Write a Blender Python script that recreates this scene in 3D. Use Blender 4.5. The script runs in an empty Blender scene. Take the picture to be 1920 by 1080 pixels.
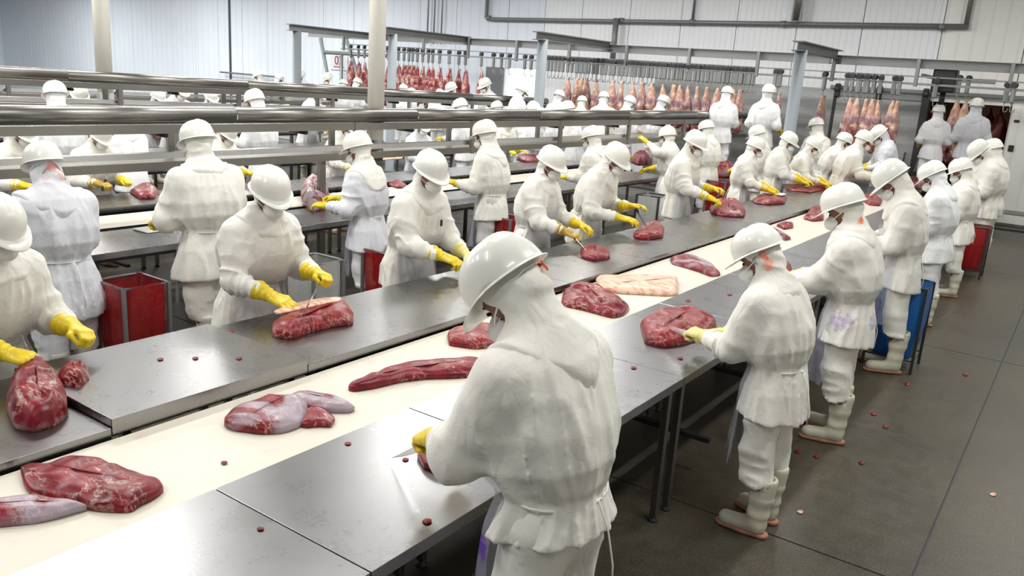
import bpy, math, random
import numpy as np
from mathutils import Matrix, Vector
random.seed(7)
RNG = np.random.default_rng(5)
SC = bpy.context.scene
COL = SC.collection
# ------------------------------------------------------------------ camera
YAW, PITCH, ROLL, FPX, CAMH = 0.600512, 0.252282, 0.067067, 1538.70, 2.4
def cam_axes():
    cy, sy, cp, sp = math.cos(YAW), math.sin(YAW), math.cos(PITCH), math.sin(PITCH)
    fw = np.array([-sy*cp, cy*cp, -sp]); r0 = np.array([cy, sy, 0.]); u0 = np.cross(r0, fw)
    r = math.cos(ROLL)*r0 + math.sin(ROLL)*u0; u = -math.sin(ROLL)*r0 + math.cos(ROLL)*u0
    return r, u, fw
CR, CU, CF = cam_axes()
CAM0 = np.array([0., 0., CAMH])
def at(px, py, x=None, y=None, z=None):
    """point of the place seen at a pixel of the photograph, on a known plane"""
    d = CR*((px-960)/FPX) + CU*((540-py)/FPX) + CF
    t = (x/d[0]) if x is not None else (y/d[1]) if y is not None else (z-CAMH)/d[2]
    return CAM0 + t*d
cam = bpy.data.cameras.new('camera'); cam_o = bpy.data.objects.new('camera', cam); COL.objects.link(cam_o)
cam_o.matrix_world = Matrix(((CR[0], CU[0], -CF[0], 0), (CR[1], CU[1], -CF[1], 0), (CR[2], CU[2], -CF[2], CAMH), (0, 0, 0, 1)))
cam.sensor_width = 36; cam.lens = FPX/1920*36; cam.clip_start = .05; cam.clip_end = 200
SC.camera = cam_o
SC.view_settings.view_transform = 'Standard'; SC.view_settings.look = 'None'
SC.view_settings.gamma = 1; SC.view_settings.use_curve_mapping = False
SC.view_settings.exposure = 0.08
# ------------------------------------------------------------------ light
w = bpy.data.worlds.new('world'); SC.world = w; w.use_nodes = True
w.node_tree.nodes['Background'].inputs[0].default_value = (.86, .93, 1, 1)
w.node_tree.nodes['Background'].inputs[1].default_value = .12
WALL_Y, CEIL = 20.3, 5.6
def ceiling_light(x, y, sx, sy, power, color=(1, .985, .95)):
    l = bpy.data.lights.new('lamp_tube', 'AREA'); l.shape = 'RECTANGLE'; l.size = sx; l.size_y = sy; l.energy = power; l.color = color
    o = bpy.data.objects.new('lamp_tube', l); COL.objects.link(o); o.location = (x, y, CEIL-.16)
    return o
LAMPS = []
for lx in (.3, -4.3, -8.5, -13.4, -21., -28., -36.):  # last two rows are unseen extra lamps, added to brighten the far left wall
    for ly in (-1.5, 4.2, 9.8, 15.4):
        LAMPS.append((lx, ly))
LAMP_OBJS = [ceiling_light(lx, ly, .35 if lx > -5 else .8, 2.6, 56 if lx > -5 else 120 if lx > -10 else 150 if lx > -16 else 330) for lx, ly in LAMPS]
# ------------------------------------------------------------------ helpers
def fin(o, label=None, cat=None, group=None, kind=None):
    if label: o['label'] = label
    if cat: o['category'] = cat
    if group: o['group'] = group
    if kind: o['kind'] = kind
    return o
def empty(name, loc=(0, 0, 0), rz=0., label=None, cat=None, group=None):
    o = bpy.data.objects.new(name, None); COL.objects.link(o); o.location = loc; o.rotation_euler = (0, 0, rz)
    o.empty_display_size = .1
    return fin(o, label, cat, group)
def link(name, me, parent=None, mat=None):
    o = bpy.data.objects.new(name, me); COL.objects.link(o)
    if mat is not None and not me.materials: me.materials.append(mat)
    if parent is not None: o.parent = parent
    return o
def mesh(name, V, F, mat=None, smooth=True):
    me = bpy.data.meshes.new(name)
    V = np.asarray(V, dtype=np.float32)
    if isinstance(F, np.ndarray):
        me.vertices.add(len(V)); me.vertices.foreach_set('co', V.ravel())
        n, k = F.shape
        me.loops.add(n*k); me.loops.foreach_set('vertex_index', F.astype(np.int32).ravel())
        me.polygons.add(n); me.polygons.foreach_set('loop_start', np.arange(0, n*k, k, dtype=np.int32))
        me.update(calc_edges=True); me.validate()
    else:
        me.from_pydata([tuple(map(float, v)) for v in V], [], [tuple(f) for f in F])
    me.polygons.foreach_set('use_smooth', [smooth]*len(me.polygons))
    if mat is not None: me.materials.append(mat)
    me.update()
    return me
class MB:
    """collects boxes, tubes and lathes into one mesh"""
    def __init__(s): s.V = []; s.F = []; s.S = []
    def add(s, V, F, smooth=False, M=None):
        b = len(s.V)
        for v in V:
            v = Vector(v)
            if M is not None: v = M @ v
            s.V.append(tuple(v))
        for f in F: s.F.append(tuple(b+i for i in f)); s.S.append(smooth)
        return s
    def box(s, x0, x1, y0, y1, z0, z1, bev=0., M=None):
        if bev <= 0:
            V = [(x, y, z) for x in (x0, x1) for y in (y0, y1) for z in (z0, z1)]
            F = [(0, 1, 3, 2), (4, 6, 7, 5), (0, 4, 5, 1), (2, 3, 7, 6), (0, 2, 6, 4), (1, 5, 7, 3)]
            return s.add(V, F, False, M)
        b = min(bev, (x1-x0)*.45, (y1-y0)*.45, (z1-z0)*.45)
        V = []; idx = {}
        for ix, x in enumerate((x0, x1)):
            for iy, y in enumerate((y0, y1)):
                for iz, z in enumerate((z0, z1)):
                    dx, dy, dz = (b if ix == 0 else -b), (b if iy == 0 else -b), (b if iz == 0 else -b)
                    for k, v in enumerate(((x, y+dy, z+dz), (x+dx, y, z+dz), (x+dx, y+dy, z))):
                        idx[(ix, iy, iz, k)] = len(V); V.append(v)
        F = []
        for a in (0, 1):
            for k in range(3):
                o1, o2 = [q for q in range(3) if q != k]
                ring = []
                for p, q in ((0, 0), (1, 0), (1, 1), (0, 1)):
                    c = [0, 0, 0]; c[k] = a; c[o1] = p; c[o2] = q; ring.append(idx[(c[0], c[1], c[2], k)])
                F.append(tuple(ring))
        for k in range(3):
            o1, o2 = [q for q in range(3) if q != k]
            for p in (0, 1):
                for q in (0, 1):
                    c0 = [0, 0, 0]; c1 = [0, 0, 0]; c0[o1] = c1[o1] = p; c0[o2] = c1[o2] = q; c1[k] = 1
                    F.append((idx[(*c0, o1)], idx[(*c1, o1)], idx[(*c1, o2)], idx[(*c0, o2)]))
        for c in [(i, j, k) for i in (0, 1) for j in (0, 1) for k in (0, 1)]:
            F.append(tuple(idx[(*c, k)] for k in range(3)))
        return s.add(V, F, False, M)
    def tube(s, pts, r, n=10, cap=True, M=None, ell=None):
        pts = [Vector(p) for p in pts]; rs = r if isinstance(r, (list, tuple)) else [r]*len(pts)
        V = []; F = []; up = Vector((0, 0, 1)); prev = None
        for i, p in enumerate(pts):
            d = (pts[min(i+1, len(pts)-1)] - pts[max(i-1, 0)]).normalized()
            if prev is None:
                a = d.cross(up if abs(d.z) < .9 else Vector((0, 1, 0))).normalized()
            else:
                a = (prev - d*prev.dot(d)).normalized()
            b = d.cross(a); prev = a
            for k in range(n):
                t = 2*math.pi*k/n; V.append(p + a*math.cos(t)*rs[i]*(ell[0] if ell else 1) + b*math.sin(t)*rs[i]*(ell[1] if ell else 1))
        for i in range(len(pts)-1):
            for k in range(n):
                F.append((i*n+k, i*n+(k+1) % n, (i+1)*n+(k+1) % n, (i+1)*n+k))
        s.add(V, F, True, M)
        if cap:
            b0 = len(s.V)-len(V)
            s.F.append(tuple(b0+k for k in range(n))[::-1]); s.S.append(False)
            s.F.append(tuple(b0+(len(pts)-1)*n+k for k in range(n))); s.S.append(False)
        return s
    def lathe(s, prof, n=24, M=None, sx=1., sy=1.):
        V = []; F = []
        for r, z in prof:
            for k in range(n):
                t = 2*math.pi*k/n; V.append((r*math.cos(t)*sx, r*math.sin(t)*sy, z))
        for i in range(len(prof)-1):
            for k in range(n):
                F.append((i*n+k, i*n+(k+1) % n, (i+1)*n+(k+1) % n, (i+1)*n+k))
        F.append(tuple(range(n))[::-1]); F.append(tuple((len(prof)-1)*n+k for k in range(n)))
        return s.add(V, F, True, M)
    def me(s, name, mat):
        me = bpy.data.meshes.new(name); me.from_pydata(s.V, [], s.F)
        me.polygons.foreach_set('use_smooth', s.S)
        if mat is not None: me.materials.append(mat)
        me.update()
        import bmesh
        bm = bmesh.new(); bm.from_mesh(me); bmesh.ops.recalc_face_normals(bm, faces=bm.faces); bm.to_mesh(me); bm.free()
        return me
    def build(s, name, mat, parent=None): return link(name, s.me(name, mat), parent)
def copy_tree(o, parent=None):
    c = o.copy(); COL.objects.link(c); c.parent = parent
    for ch in list(o.children): copy_tree(ch, c)
    return c
# ------------------------------------------------------------------ materials
def principled(name, col, rough=.5, metal=0., **kw):
    m = bpy.data.materials.new(name); m.use_nodes = True
    b = m.node_tree.nodes['Principled BSDF']
    b.inputs['Base Color'].default_value = (*col, 1); b.inputs['Roughness'].default_value = rough; b.inputs['Metallic'].default_value = metal
    for k, v in kw.items(): b.inputs[k.replace('_', ' ')].default_value = v
    return m
class NT:
    def __init__(s, m): s.m = m; s.t = m.node_tree; s.b = s.t.nodes['Principled BSDF']
    def n(s, ty, ins=None, **kw):
        nd = s.t.nodes.new('ShaderNode'+ty)
        for k, v in kw.items(): setattr(nd, k, v)
        for k, v in (ins or {}).items():
            if hasattr(v, 'is_output') or isinstance(v, bpy.types.NodeSocket): s.t.links.new(v, nd.inputs[k])
            else: nd.inputs[k].default_value = v
        return nd
    def coord(s, kind='Object', scale=(1, 1, 1), loc=(0, 0, 0), rot=(0, 0, 0)):
        c = s.n('TexCoord').outputs[kind]
        return s.n('Mapping', {'Vector': c, 'Scale': scale, 'Location': loc, 'Rotation': rot}).outputs[0]
    def noise(s, vec, scale, detail=4, rough=.5, dist=0.):
        return s.n('TexNoise', {'Vector': vec, 'Scale': scale, 'Detail': detail, 'Roughness': rough, 'Distortion': dist}).outputs['Fac']
    def ramp(s, fac, stops, interp='LINEAR'):
        nd = s.n('ValToRGB', {'Fac': fac}); r = nd.color_ramp; r.interpolation = interp
        while len(r.elements) > len(stops): r.elements.remove(r.elements[-1])
        while len(r.elements) < len(stops): r.elements.new(.5)
        for e, (p, c) in zip(r.elements, stops):
            e.position = p; e.color = (c, c, c, 1) if isinstance(c, (int, float)) else (*c, 1)
        return nd.outputs[0]
    def mix(s, fac, a, b, mode='MIX'):
        nd = s.t.nodes.new('ShaderNodeMix'); nd.data_type = 'RGBA'; nd.blend_type = mode
        for i, v in ((0, fac), (6, a), (7, b)):
            if isinstance(v, bpy.types.NodeSocket): s.t.links.new(v, nd.inputs[i])
            else: nd.inputs[i].default_value = v if i == 0 else (*v, 1)
        return nd.outputs[2]
    def math(s, op, a, b=0., c=None):
        nd = s.n('Math', {0: a, 1: b}, operation=op)
        if c is not None: nd.inputs[2].default_value = c
        return nd.outputs[0]
    def bump(s, h, strength=.3, dist=.01):
        nd = s.n('Bump', {'Height': h, 'Strength': strength, 'Distance': dist}); s.t.links.new(nd.outputs[0], s.b.inputs['Normal'])
    def to(s, key, v):
        if isinstance(v, bpy.types.NodeSocket): s.t.links.new(v, s.b.inputs[key])
        else: s.b.inputs[key].default_value = v
def spot_mask(t, vec, c, r, nscale=30., soft=.35):
    """a splash of paint or ink of its own shape round point c (metres, object space)"""
    d = t.n('VectorMath', {0: vec, 1: c}, operation='DISTANCE').outputs['Value']
    nz = t.noise(vec, nscale, 3)
    v = t.math('ADD', t.math('DIVIDE', d, r), t.math('MULTIPLY', t.math('SUBTRACT', nz, .5), 1.6))
    return t.ramp(v, [(.55, 1.), (.55+soft, 0.)])
def cloth(name, col, spots=(), stain=.0, stain_col=(.62, .5, .5)):
    m = principled(name, col, .92); t = NT(m); t.b.inputs['Specular IOR Level'].default_value = .15
    t.b.inputs['Sheen Weight'].default_value = .12
    v = t.coord()
    c = t.mix(t.noise(v, 5, 3), tuple(x*.93 for x in col), tuple(min(1, x*1.05) for x in col))
    if stain > 0:
        c = t.mix(t.math('MULTIPLY', t.ramp(t.noise(v, 3.2, 6, .6), [(.5, 0.), (.72, 1.)]), stain), c, stain_col)
    for (cc, r, colr, amt) in spots:
        c = t.mix(t.math('MULTIPLY', spot_mask(t, v, cc, r), amt), c, colr)
    t.to('Base Color', c)
    vz = t.coord(scale=(1, 1, .45)); wr = t.math('ABSOLUTE', t.math('SUBTRACT', t.noise(vz, 8, 2, .5, .5), .5))
    h = t.math('ADD', t.math('MULTIPLY', t.ramp(wr, [(0., 0.), (.22, 1.)]), .9), t.math('ADD', t.math('MULTIPLY', t.noise(v, 24, 4, .6, .6), .7), t.math('MULTIPLY', t.noise(v, 260, 2), .08)))
    t.bump(h, .36, .014)
    return m
def steel(name, base=(.5, .5, .5), rough=.3, spec=1., aniso_scale=(30, .8, 30), smudge=.25, metal=1.):
    m = principled(name, base, rough, metal); t = NT(m)
    v = t.coord(); vs = t.coord(scale=aniso_scale)
    br = t.noise(vs, 6, 3); sm = t.noise(v, 2.3, 5, .62, .8); fine = t.noise(v, 14, 5, .7)
    r = t.math('ADD', t.math('MULTIPLY', sm, smudge), rough-smudge*.5)
    r = t.math('ADD', r, t.math('MULTIPLY', t.math('SUBTRACT', fine, .5), .05))
    t.to('Roughness', r)
    c = t.mix(sm, tuple(x*.88 for x in base), tuple(min(1, x*1.1) for x in base))
    t.to('Base Color', t.mix(t.math('MULTIPLY', br, .25), c, tuple(x*.75 for x in base)))
    t.bump(t.math('ADD', t.math('MULTIPLY', br, .5), t.noise(v, 3.5, 3)), .025, .004)
    return m
M = {}
M['cream'] = cloth('cotton_cream', (.84, .83, .765), stain=.05)
M['white'] = cloth('cotton_white', (.85, .86, .87))
M['cool'] = cloth('cotton_cool', (.74, .75, .80))
M['grey'] = cloth('cotton_grey', (.62, .62, .62))
M['helmet'] = principled('helmet_plastic', (.86, .86, .80), .28); M['helmet'].node_tree.nodes['Principled BSDF'].inputs['Coat Weight'].default_value = .3
M['mask'] = principled('mask_felt', (.80, .80, .77), .9)
M['strap'] = principled('elastic', (.85, .85, .82), .8)
M['orange'] = principled('orange_cloth', (.95, .22, .06), .7)
M['skin'] = principled('skin_brown', (.25, .10, .055), .5); M['skin'].node_tree.nodes['Principled BSDF'].inputs['Subsurface Weight'].default_value = .08
M['eye'] = principled('eye_dark', (.02, .012, .01), .2)
def glove_mat(name, col, dirt):
    m = principled(name, col, .38); t = NT(m); v = t.coord()
    t.to('Base Color', t.mix(t.math('MULTIPLY', t.ramp(t.noise(v, 26, 5, .6), [(.45, 0.), (.7, 1.)]), dirt), col, (.32, .16, .03)))
    t.bump(t.noise(v, 70, 3), .3, .004); return m
M['glove'] = glove_mat('rubber_yellow', (.80, .60, .015), .35)
M['glove_pale'] = glove_mat('rubber_pale_yellow', (.80, .72, .25), .15)
M['glove_dirty'] = glove_mat('rubber_soiled', (.50, .34, .04), .95)
M['boot'] = principled('boot_rubber', (.66, .64, .52), .42)
M['sole'] = principled('boot_sole', (.42, .20, .13), .7)
def plastic_film(name, col, alpha, rough=.2, spots=()):
    m = principled(name, col, rough); b = m.node_tree.nodes['Principled BSDF']; t = NT(m)
    v = t.coord(); n = t.noise(v, 5, 5, .6, .5)
    a_ = t.math('ADD', t.math('MULTIPLY', n, .25), alpha-.12); c_ = None
    for cc, r_, cl_ in spots:
        k_ = spot_mask(t, v, cc, r_, 22.); c_ = t.mix(k_, c_ if c_ is not None else col, cl_); a_ = t.math('MAXIMUM', a_, t.math('MULTIPLY', k_, .75))
    if c_ is not None: t.to('Base Color', c_)
    t.to('Alpha', a_); t.bump(t.noise(v, 16, 4, .6, 1.2), .7, .012)
    b.inputs['Specular IOR Level'].default_value = .6
    return m
M['apron'] = plastic_film('apron_film', (.50, .50, .60), .34)
M['apron_ink'] = plastic_film('apron_film_ink', (.50, .50, .60), .34, spots=[((-.17, .10, .80), .07, (.18, .06, .50)), ((-.16, .12, .66), .05, (.18, .06, .50)), ((.1, .19, .8), .06, (.18, .06, .5))])
M['apron_pink'] = plastic_film('apron_film_stained', (.62, .57, .58), .42)
M['clear_bag'] = plastic_film('clear_bag_film', (.66, .68, .68), .42, .12)
def red_film():
    m = plastic_film('red_bag_film', (.30, .006, .008), .86, .25); return m
M['red_bag'] = red_film()
M['blue_bag'] = plastic_film('blue_bag_film', (.01, .13, .42), .95, .3)
M['steel'] = steel('steel_table', (.36, .36, .365), .28, smudge=.12)
M['steel_rail'] = steel('steel_rail', (.29, .28, .26), .33, smudge=.15)
M['steel_bright'] = steel('steel_trough', (.66, .67, .68), .3, smudge=.15)
M['galv'] = steel('galvanised', (.25, .26, .26), .55, smudge=.2, metal=.6)
M['galv_light'] = principled('grey_paint_post', (.21, .24, .26), .7)
M['dark'] = principled('dark_steel', (.05, .05, .055), .5, .5)
M['black'] = principled('black_iron', (.025, .025, .03), .5)
M['blade'] = principled('blade_steel', (.75, .75, .75), .18, 1.)
M['handle_white'] = principled('white_handle', (.75, .75, .72), .5)
M['handle_black'] = principled('black_handle', (.03, .03, .03), .5)
# ------------------------------------------------------------------ implicit surfaces
LAT = RNG.random((32, 32, 32)).astype(np.float32)
def vnoise(x, y, z):
    xi = np.floor(x).astype(np.int32); yi = np.floor(y).astype(np.int32); zi = np.floor(z).astype(np.int32)
    fx = x-xi; fy = y-yi; fz = z-zi
    fx = fx*fx*(3-2*fx); fy = fy*fy*(3-2*fy); fz = fz*fz*(3-2*fz)
    g = lambda a, b, c: LAT[(xi+a) & 31, (yi+b) & 31, (zi+c) & 31]
    x00 = g(0, 0, 0)*(1-fx)+g(1, 0, 0)*fx; x10 = g(0, 1, 0)*(1-fx)+g(1, 1, 0)*fx
    x01 = g(0, 0, 1)*(1-fx)+g(1, 0, 1)*fx; x11 = g(0, 1, 1)*(1-fx)+g(1, 1, 1)*fx
    return (x00*(1-fy)+x10*fy)*(1-fz)+(x01*(1-fy)+x11*fy)*fz
def ridge(x, y, z): return 1-np.abs(2*vnoise(x, y, z)-1)
def smin(a, b, k):
    h = np.clip(.5+.5*(b-a)/k, 0, 1); return b*(1-h)+a*h-k*h*(1-h)
def smax(a, b, k): return -smin(-a, -b, k)
def cone_sd(P, a, b, ra, rb, flat=None):
    """tapered capsule; returns distance and the parameter along it"""
    a = np.asarray(a, dtype=np.float32); b = np.asarray(b, dtype=np.float32)
    ab = b-a; x, y, z = P[0]-a[0], P[1]-a[1], P[2]-a[2]
    t = np.clip((x*ab[0]+y*ab[1]+z*ab[2])/float(ab@ab), 0, 1)
    return np.sqrt((x-t*ab[0])**2+(y-t*ab[1])**2+(z-t*ab[2])**2)-(ra+(rb-ra)*t), t
def ell_sd(P, c, r):
    x, y, z = (P[0]-c[0])/r[0], (P[1]-c[1])/r[1], (P[2]-c[2])/r[2]
    k0 = np.sqrt(x*x+y*y+z*z); return (k0-1)*min(r)*(.6+.4*np.clip(k0, 0, 2))
def to_local(P, R, o):
    """coordinates of P in the frame with axes = columns of R, origin o"""
    x, y, z = P[0]-o[0], P[1]-o[1], P[2]-o[2]
    return [x*R[0, i]+y*R[1, i]+z*R[2, i] for i in range(3)]
def grid(lo, hi, h):
    ax = [np.arange(l, u+h, h, dtype=np.float32) for l, u in zip(lo, hi)]
    return np.meshgrid(*ax, indexing='ij'), np.array(lo, dtype=np.float32), h
def nets(D, lo, h):
    """surface nets of a sampled distance field"""
    S = D < 0; nx, ny, nz = D.shape
    acc = np.zeros((nx-1, ny-1, nz-1, 3), np.float32); cnt = np.zeros((nx-1, ny-1, nz-1), np.float32)
    c = lambda i, j, k: (slice(i, nx-1+i), slice(j, ny-1+j), slice(k, nz-1+k))
    for axis in range(3):
        o = [q for q in range(3) if q != axis]
        for p in (0, 1):
            for q in (0, 1):
                s0 = [0, 0, 0]; s0[o[0]] = p; s0[o[1]] = q; s1 = list(s0); s1[axis] = 1
                d0, d1 = D[c(*s0)], D[c(*s1)]; cr = S[c(*s0)] != S[c(*s1)]
                t = np.where(cr, d0/np.where(cr, d0-d1, 1), 0)
                for k in range(3):
                    acc[..., k] += np.where(cr, t if k == axis else s0[k], 0)
                cnt += cr
    act = cnt > 0; idx = -np.ones(act.shape, np.int64); I = np.argwhere(act); idx[act] = np.arange(len(I))
    V = (I+acc[act]/cnt[act][:, None])*h+lo
    Q = []
    for axis in range(3):
        o = [q for q in range(3) if q != axis]
        sl0 = [slice(None)]*3; sl1 = [slice(None)]*3; sl0[axis] = slice(0, -1); sl1[axis] = slice(1, None)
        a, b = S[tuple(sl0)], S[tuple(sl1)]
        E = np.argwhere(a != b)
        E = E[(E[:, o[0]] > 0) & (E[:, o[1]] > 0) & (E[:, o[0]] < D.shape[o[0]]-1) & (E[:, o[1]] < D.shape[o[1]]-1)]
        inside = a[tuple(E.T)]
        def ci(du, dv):
            G = E.copy(); G[:, o[0]] -= du; G[:, o[1]] -= dv; return idx[tuple(G.T)]
        q = np.stack([ci(1, 1), ci(0, 1), ci(0, 0), ci(1, 0)], 1)
        flip = inside if axis != 1 else ~inside
        q[~flip] = q[~flip][:, ::-1]
        Q.append(q)
    Q = np.concatenate(Q); Q = Q[(Q >= 0).all(1)]
    return V.astype(np.float32), Q
def sdf_mesh(name, fn, lo, hi, h, mat, smooth_it=1):
    P, lo_, h_ = grid(lo, hi, h)
    D = fn([p for p in P]); V, Q = nets(D, lo_, h_)
    if smooth_it and len(V):
        for _ in range(smooth_it):
            a = np.zeros_like(V); n = np.zeros(len(V), np.float32)
            for i in range(4):
                for j in (1, 3):
                    np.add.at(a, Q[:, i], V[Q[:, (i+j) % 4]]); np.add.at(n, Q[:, i], 1)
            V = V*.5+a/np.maximum(n, 1)[:, None]*.5
    return mesh(name, V, Q, mat)
# ------------------------------------------------------------------ hands in gloves
def hand_fn(curl, spread, thumb, cuff, open_index=0.):
    """right hand, wrist at origin, fingers along +y, palm facing -z, thumb on -x"""
    lens = [(.040, .024, .020), (.044, .028, .021), (.041, .026, .021), (.032, .020, .019)]
    fx = [-.030, -.010, .010, .028]; fy = [.092, .096, .092, .084]
    def fn(P):
        L = [P[0], P[1]/1.0, P[2]*1.5]
        d = cone_sd(L, (-.012, .035, 0), (-.016, .080, 0), .030, .026)[0]
        d = smin(d, cone_sd(L, (.012, .035, 0), (.018, .074, 0), .029, .024)[0], .02)/1.25
        for i in range(4):
            p = np.array([fx[i], fy[i], 0.]); ang = -curl[i]*.45; sp = (fx[i])*spread
            rr = .0115 if i < 3 else .0100
            q0 = np.array([fx[i]*.75, .06, 0.])
            d = smin(d, cone_sd(P, q0, p, .013, rr)[0], .006)
            for k, l in enumerate(lens[i]):
                q = p+l*np.array([sp, math.cos(ang), math.sin(ang)])
                dd = cone_sd(P, p, q, rr, rr*.93)[0]; d = smin(d, dd, .0035 if k else .006)
                p = q; rr *= .94; ang -= curl[i]*(1.0 if k == 0 else .8)
        a = np.array([-.022, .030, -.006]); b = np.array([-.052, .062, -.018*thumb]); c = b+np.array([-.004+.022*thumb, .032, -.022*thumb]); e = c+np.array([.018*thumb, .024, -.012*thumb])
        d = smin(d, cone_sd(P, a, b, .018, .014)[0], .012); d = smin(d, cone_sd(P, b, c, .014, .012)[0], .004); d = smin(d, cone_sd(P, c, e, .012, .010)[0], .004)
        cu, t = cone_sd([P[0], P[1], P[2]*1.15], (0, -cuff, 0), (0, .03, 0), .060, .028)
        cu = cu-.003*np.sin(P[1]*190)*(t < .9)
        cu = smax(cu, -(P[1]+cuff), .004)
        return smin(d, cu, .012)
    return fn
HANDS = {}
def glove_mesh(kind, mat, h=.0042):
    key = (kind, mat.name, h)
    if key not in HANDS:
        if kind == 'grip': a = ((1.25, 1.3, 1.35, 1.4), .3, 1.0, .095)
        elif kind == 'press': a = ((.35, .42, .48, .55), 2.2, .45, .11)
        elif kind == 'pinch': a = ((.75, .85, 1.0, 1.1), .8, .9, .08)
        else: a = ((.5, .6, .65, .7), 1., .6, .07)
        HANDS[key] = sdf_mesh('glove', hand_fn(*a), (-.09, -.13, -.085), (.075, .20, .06), h, mat, 1)
    return HANDS[key]
# ------------------------------------------------------------------ people
def rx(a): c, s = math.cos(a), math.sin(a); return np.array([[1, 0, 0], [0, c, -s], [0, s, c]])
def ry(a): c, s = math.cos(a), math.sin(a); return np.array([[c, 0, s], [0, 1, 0], [-s, 0, c]])
def rzm(a): c, s = math.cos(a), math.sin(a); return np.array([[c, -s, 0], [s, c, 0], [0, 0, 1]])
def ik(S, W, l1, l2, pole):
    d = W-S; L = np.linalg.norm(d)
    if L > (l1+l2)*.995: W = S+d/L*(l1+l2)*.995; d = W-S; L = np.linalg.norm(d)
    a = (l1*l1-l2*l2+L*L)/(2*L); hgt = math.sqrt(max(l1*l1-a*a, 0)); u = d/L
    pl = pole-u*(pole@u); pl /= np.linalg.norm(pl)
    return S+u*a+pl*hgt, W
Zp = np.array([.60, .72, .86, .965, .99, 1.015, 1.08, 1.18, 1.30, 1.38, 1.43, 1.47, 1.50])
HX = np.array([.225, .215, .195, .160, .157, .172, .208, .224, .212, .172, .128, .086, .066])
HY = np.array([.165, .160, .150, .124, .122, .142, .172, .176, .160, .136, .105, .076, .062])
def garment_meshes(p, h):
    """all cloth and skin of one worker, facing +y, feet at the origin"""
    rg = np.random.default_rng(p['seed']); so = rg.random(3)*20
    lean = math.radians(p['lean']); side = math.radians(p.get('side', 0)); girth = p.get('girth', 1.); fold = p.get('fold', 1.)
    PIV = np.array([0, 0, .95])
    RL = ry(side)@rx(-lean)
    tw = lambda v: PIV+RL@(np.array(v)-PIV)               # torso frame to person frame
    def bend(P):
        t = np.clip((P[2]-.88)/.22, 0, 1); t = t*t*(3-2*t)
        a = lean*t; x, y, z = P[0], P[1], P[2]-.95
        c, s = np.cos(a), np.sin(a)
        y2 = y*c-z*s; z2 = y*s+z*c
        c, s = np.cos(side*t), np.sin(side*t)
        return [x*c-z2*s, y2, x*s+z2*c+.95]
    sh = [tw((sx*.168*girth, -.005, 1.345)) for sx in (1, -1)]
    arms = []
    for i, sx in enumerate((1, -1)):
        W = np.array(p['hands'][i], float); pole = np.array(p.get('poles', ((.40, -.35, -.85), (-.40, -.35, -.85)))[i], float)
        E, W = ik(sh[i], W, .295, .275, pole); arms.append((sh[i], E, W))
    neck = tw((0, .0, 1.45))
    RH = rzm(math.radians(p.get('yaw', 0)))@ry(math.radians(p.get('roll', 0)))@rx(-math.radians(p['pitch']))
    hc = neck+.5*(RL@np.array([0, .0, .088]))+.5*(RH@np.array([0, .0, .088]))+RH@np.array([0, .015, .055])
    legs = []
    for i, sx in enumerate((1, -1)):
        f = np.array(p.get('feet', ((.11, .02), (-.11, -.02)))[i]+(0.,), float)
        hip = np.array([sx*.085, 0, .88]); an = f+np.array([0, -.04, .10])
        kn = (hip+an)/2+np.array([sx*.012, .03+p.get('knee', 0.), 0.02]); legs.append((hip, kn, an, f))
    out = {}
    g2 = girth
    # --- coat
    def coat(P):
        B = bend(P); z = B[2]
        a = np.interp(z, Zp, HX*g2).astype(np.float32); b = np.interp(z, Zp, HY*g2).astype(np.float32)
        cy = np.interp(z, [.6, .95, 1.2, 1.45], [0, 0, -.015, -.01])
        x, y = B[0], B[1]-cy
        q = np.sqrt((x/a)**2+(y/b)**2); d = (q-1)*np.minimum(a, b)
        phi = np.arctan2(x, y)
        near = np.exp(-((z-.99)/.09)**2)
        cph = np.cos(phi); sph = np.sin(phi); wx = vnoise(x*3+so[1], y*3, z*3)*1.1; d = d-fold*.024*(ridge(cph*1.7+so[0]+wx, sph*1.7+so[1], z*1.5+so[2])**2-.35)-fold*.013*(ridge(cph*4.2+so[1]+wx, sph*4.2, z*3.4+so[0]+sph*2.5)**3-.3)
        d = d-fold*.012*near*(ridge(np.cos(phi)*5+so[0], np.sin(phi)*5+so[1], z*2)-.6)
        skirt = np.clip((.93-z)/.25, 0, 1)
        d = d-fold*.03*skirt*(ridge(np.cos(phi)*3+so[2], np.sin(phi)*3+so[0], z*.8)-.5)
        hem = p.get('hem', .69)
        d = smax(d, (hem+.02*np.cos(phi*1.0+so[0])-P[2]), .012)
        d = np.maximum(d, -np.maximum(d+.022, P[2]-hem-.05))
        if p.get('collar', True):
            d = np.maximum(d, z-1.478)
        for i in range(2):
            S, E, W = arms[i]
            d1, t1 = cone_sd(P, S, E, .086*g2, .070*g2); d2, t2 = cone_sd(P, E, E+(W-E)*.76, .071*g2, .047)
            pA = np.cross(E-S, (0, 1, .3)); pA /= np.linalg.norm(pA); pB = np.cross(W-E, (0, .3, 1)); pB /= np.linalg.norm(pB); s1 = t1*.30; s2 = t2*.24
            uA = P[0]*pA[0]+P[1]*pA[1]+P[2]*pA[2]; uB = P[0]*pB[0]+P[1]*pB[1]+P[2]*pB[2]
            w1 = ridge(P[0]*4.5+so[0]+i*5, P[1]*4.5+so[1], P[2]*4.5+so[2])
            r1 = ridge(s1*15+so[0]+i*7+uA*5, uA*4+so[1], w1*1.2)**3; r2 = ridge(s2*19+so[2]+i*5-uB*6, uB*5+so[1], w1*1.2)**3
            d1 = d1-fold*(.014*(w1-.5)+.020*(r1-.3)*np.clip(.25+t1, 0, 1)); d2 = d2-fold*(.012*(w1-.5)+.024*(r2-.3)*np.clip(1.2-t2*.6, 0, 1))
            pass
            d = smin(d, smin(d1, d2, .03), .07)
        return d
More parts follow.
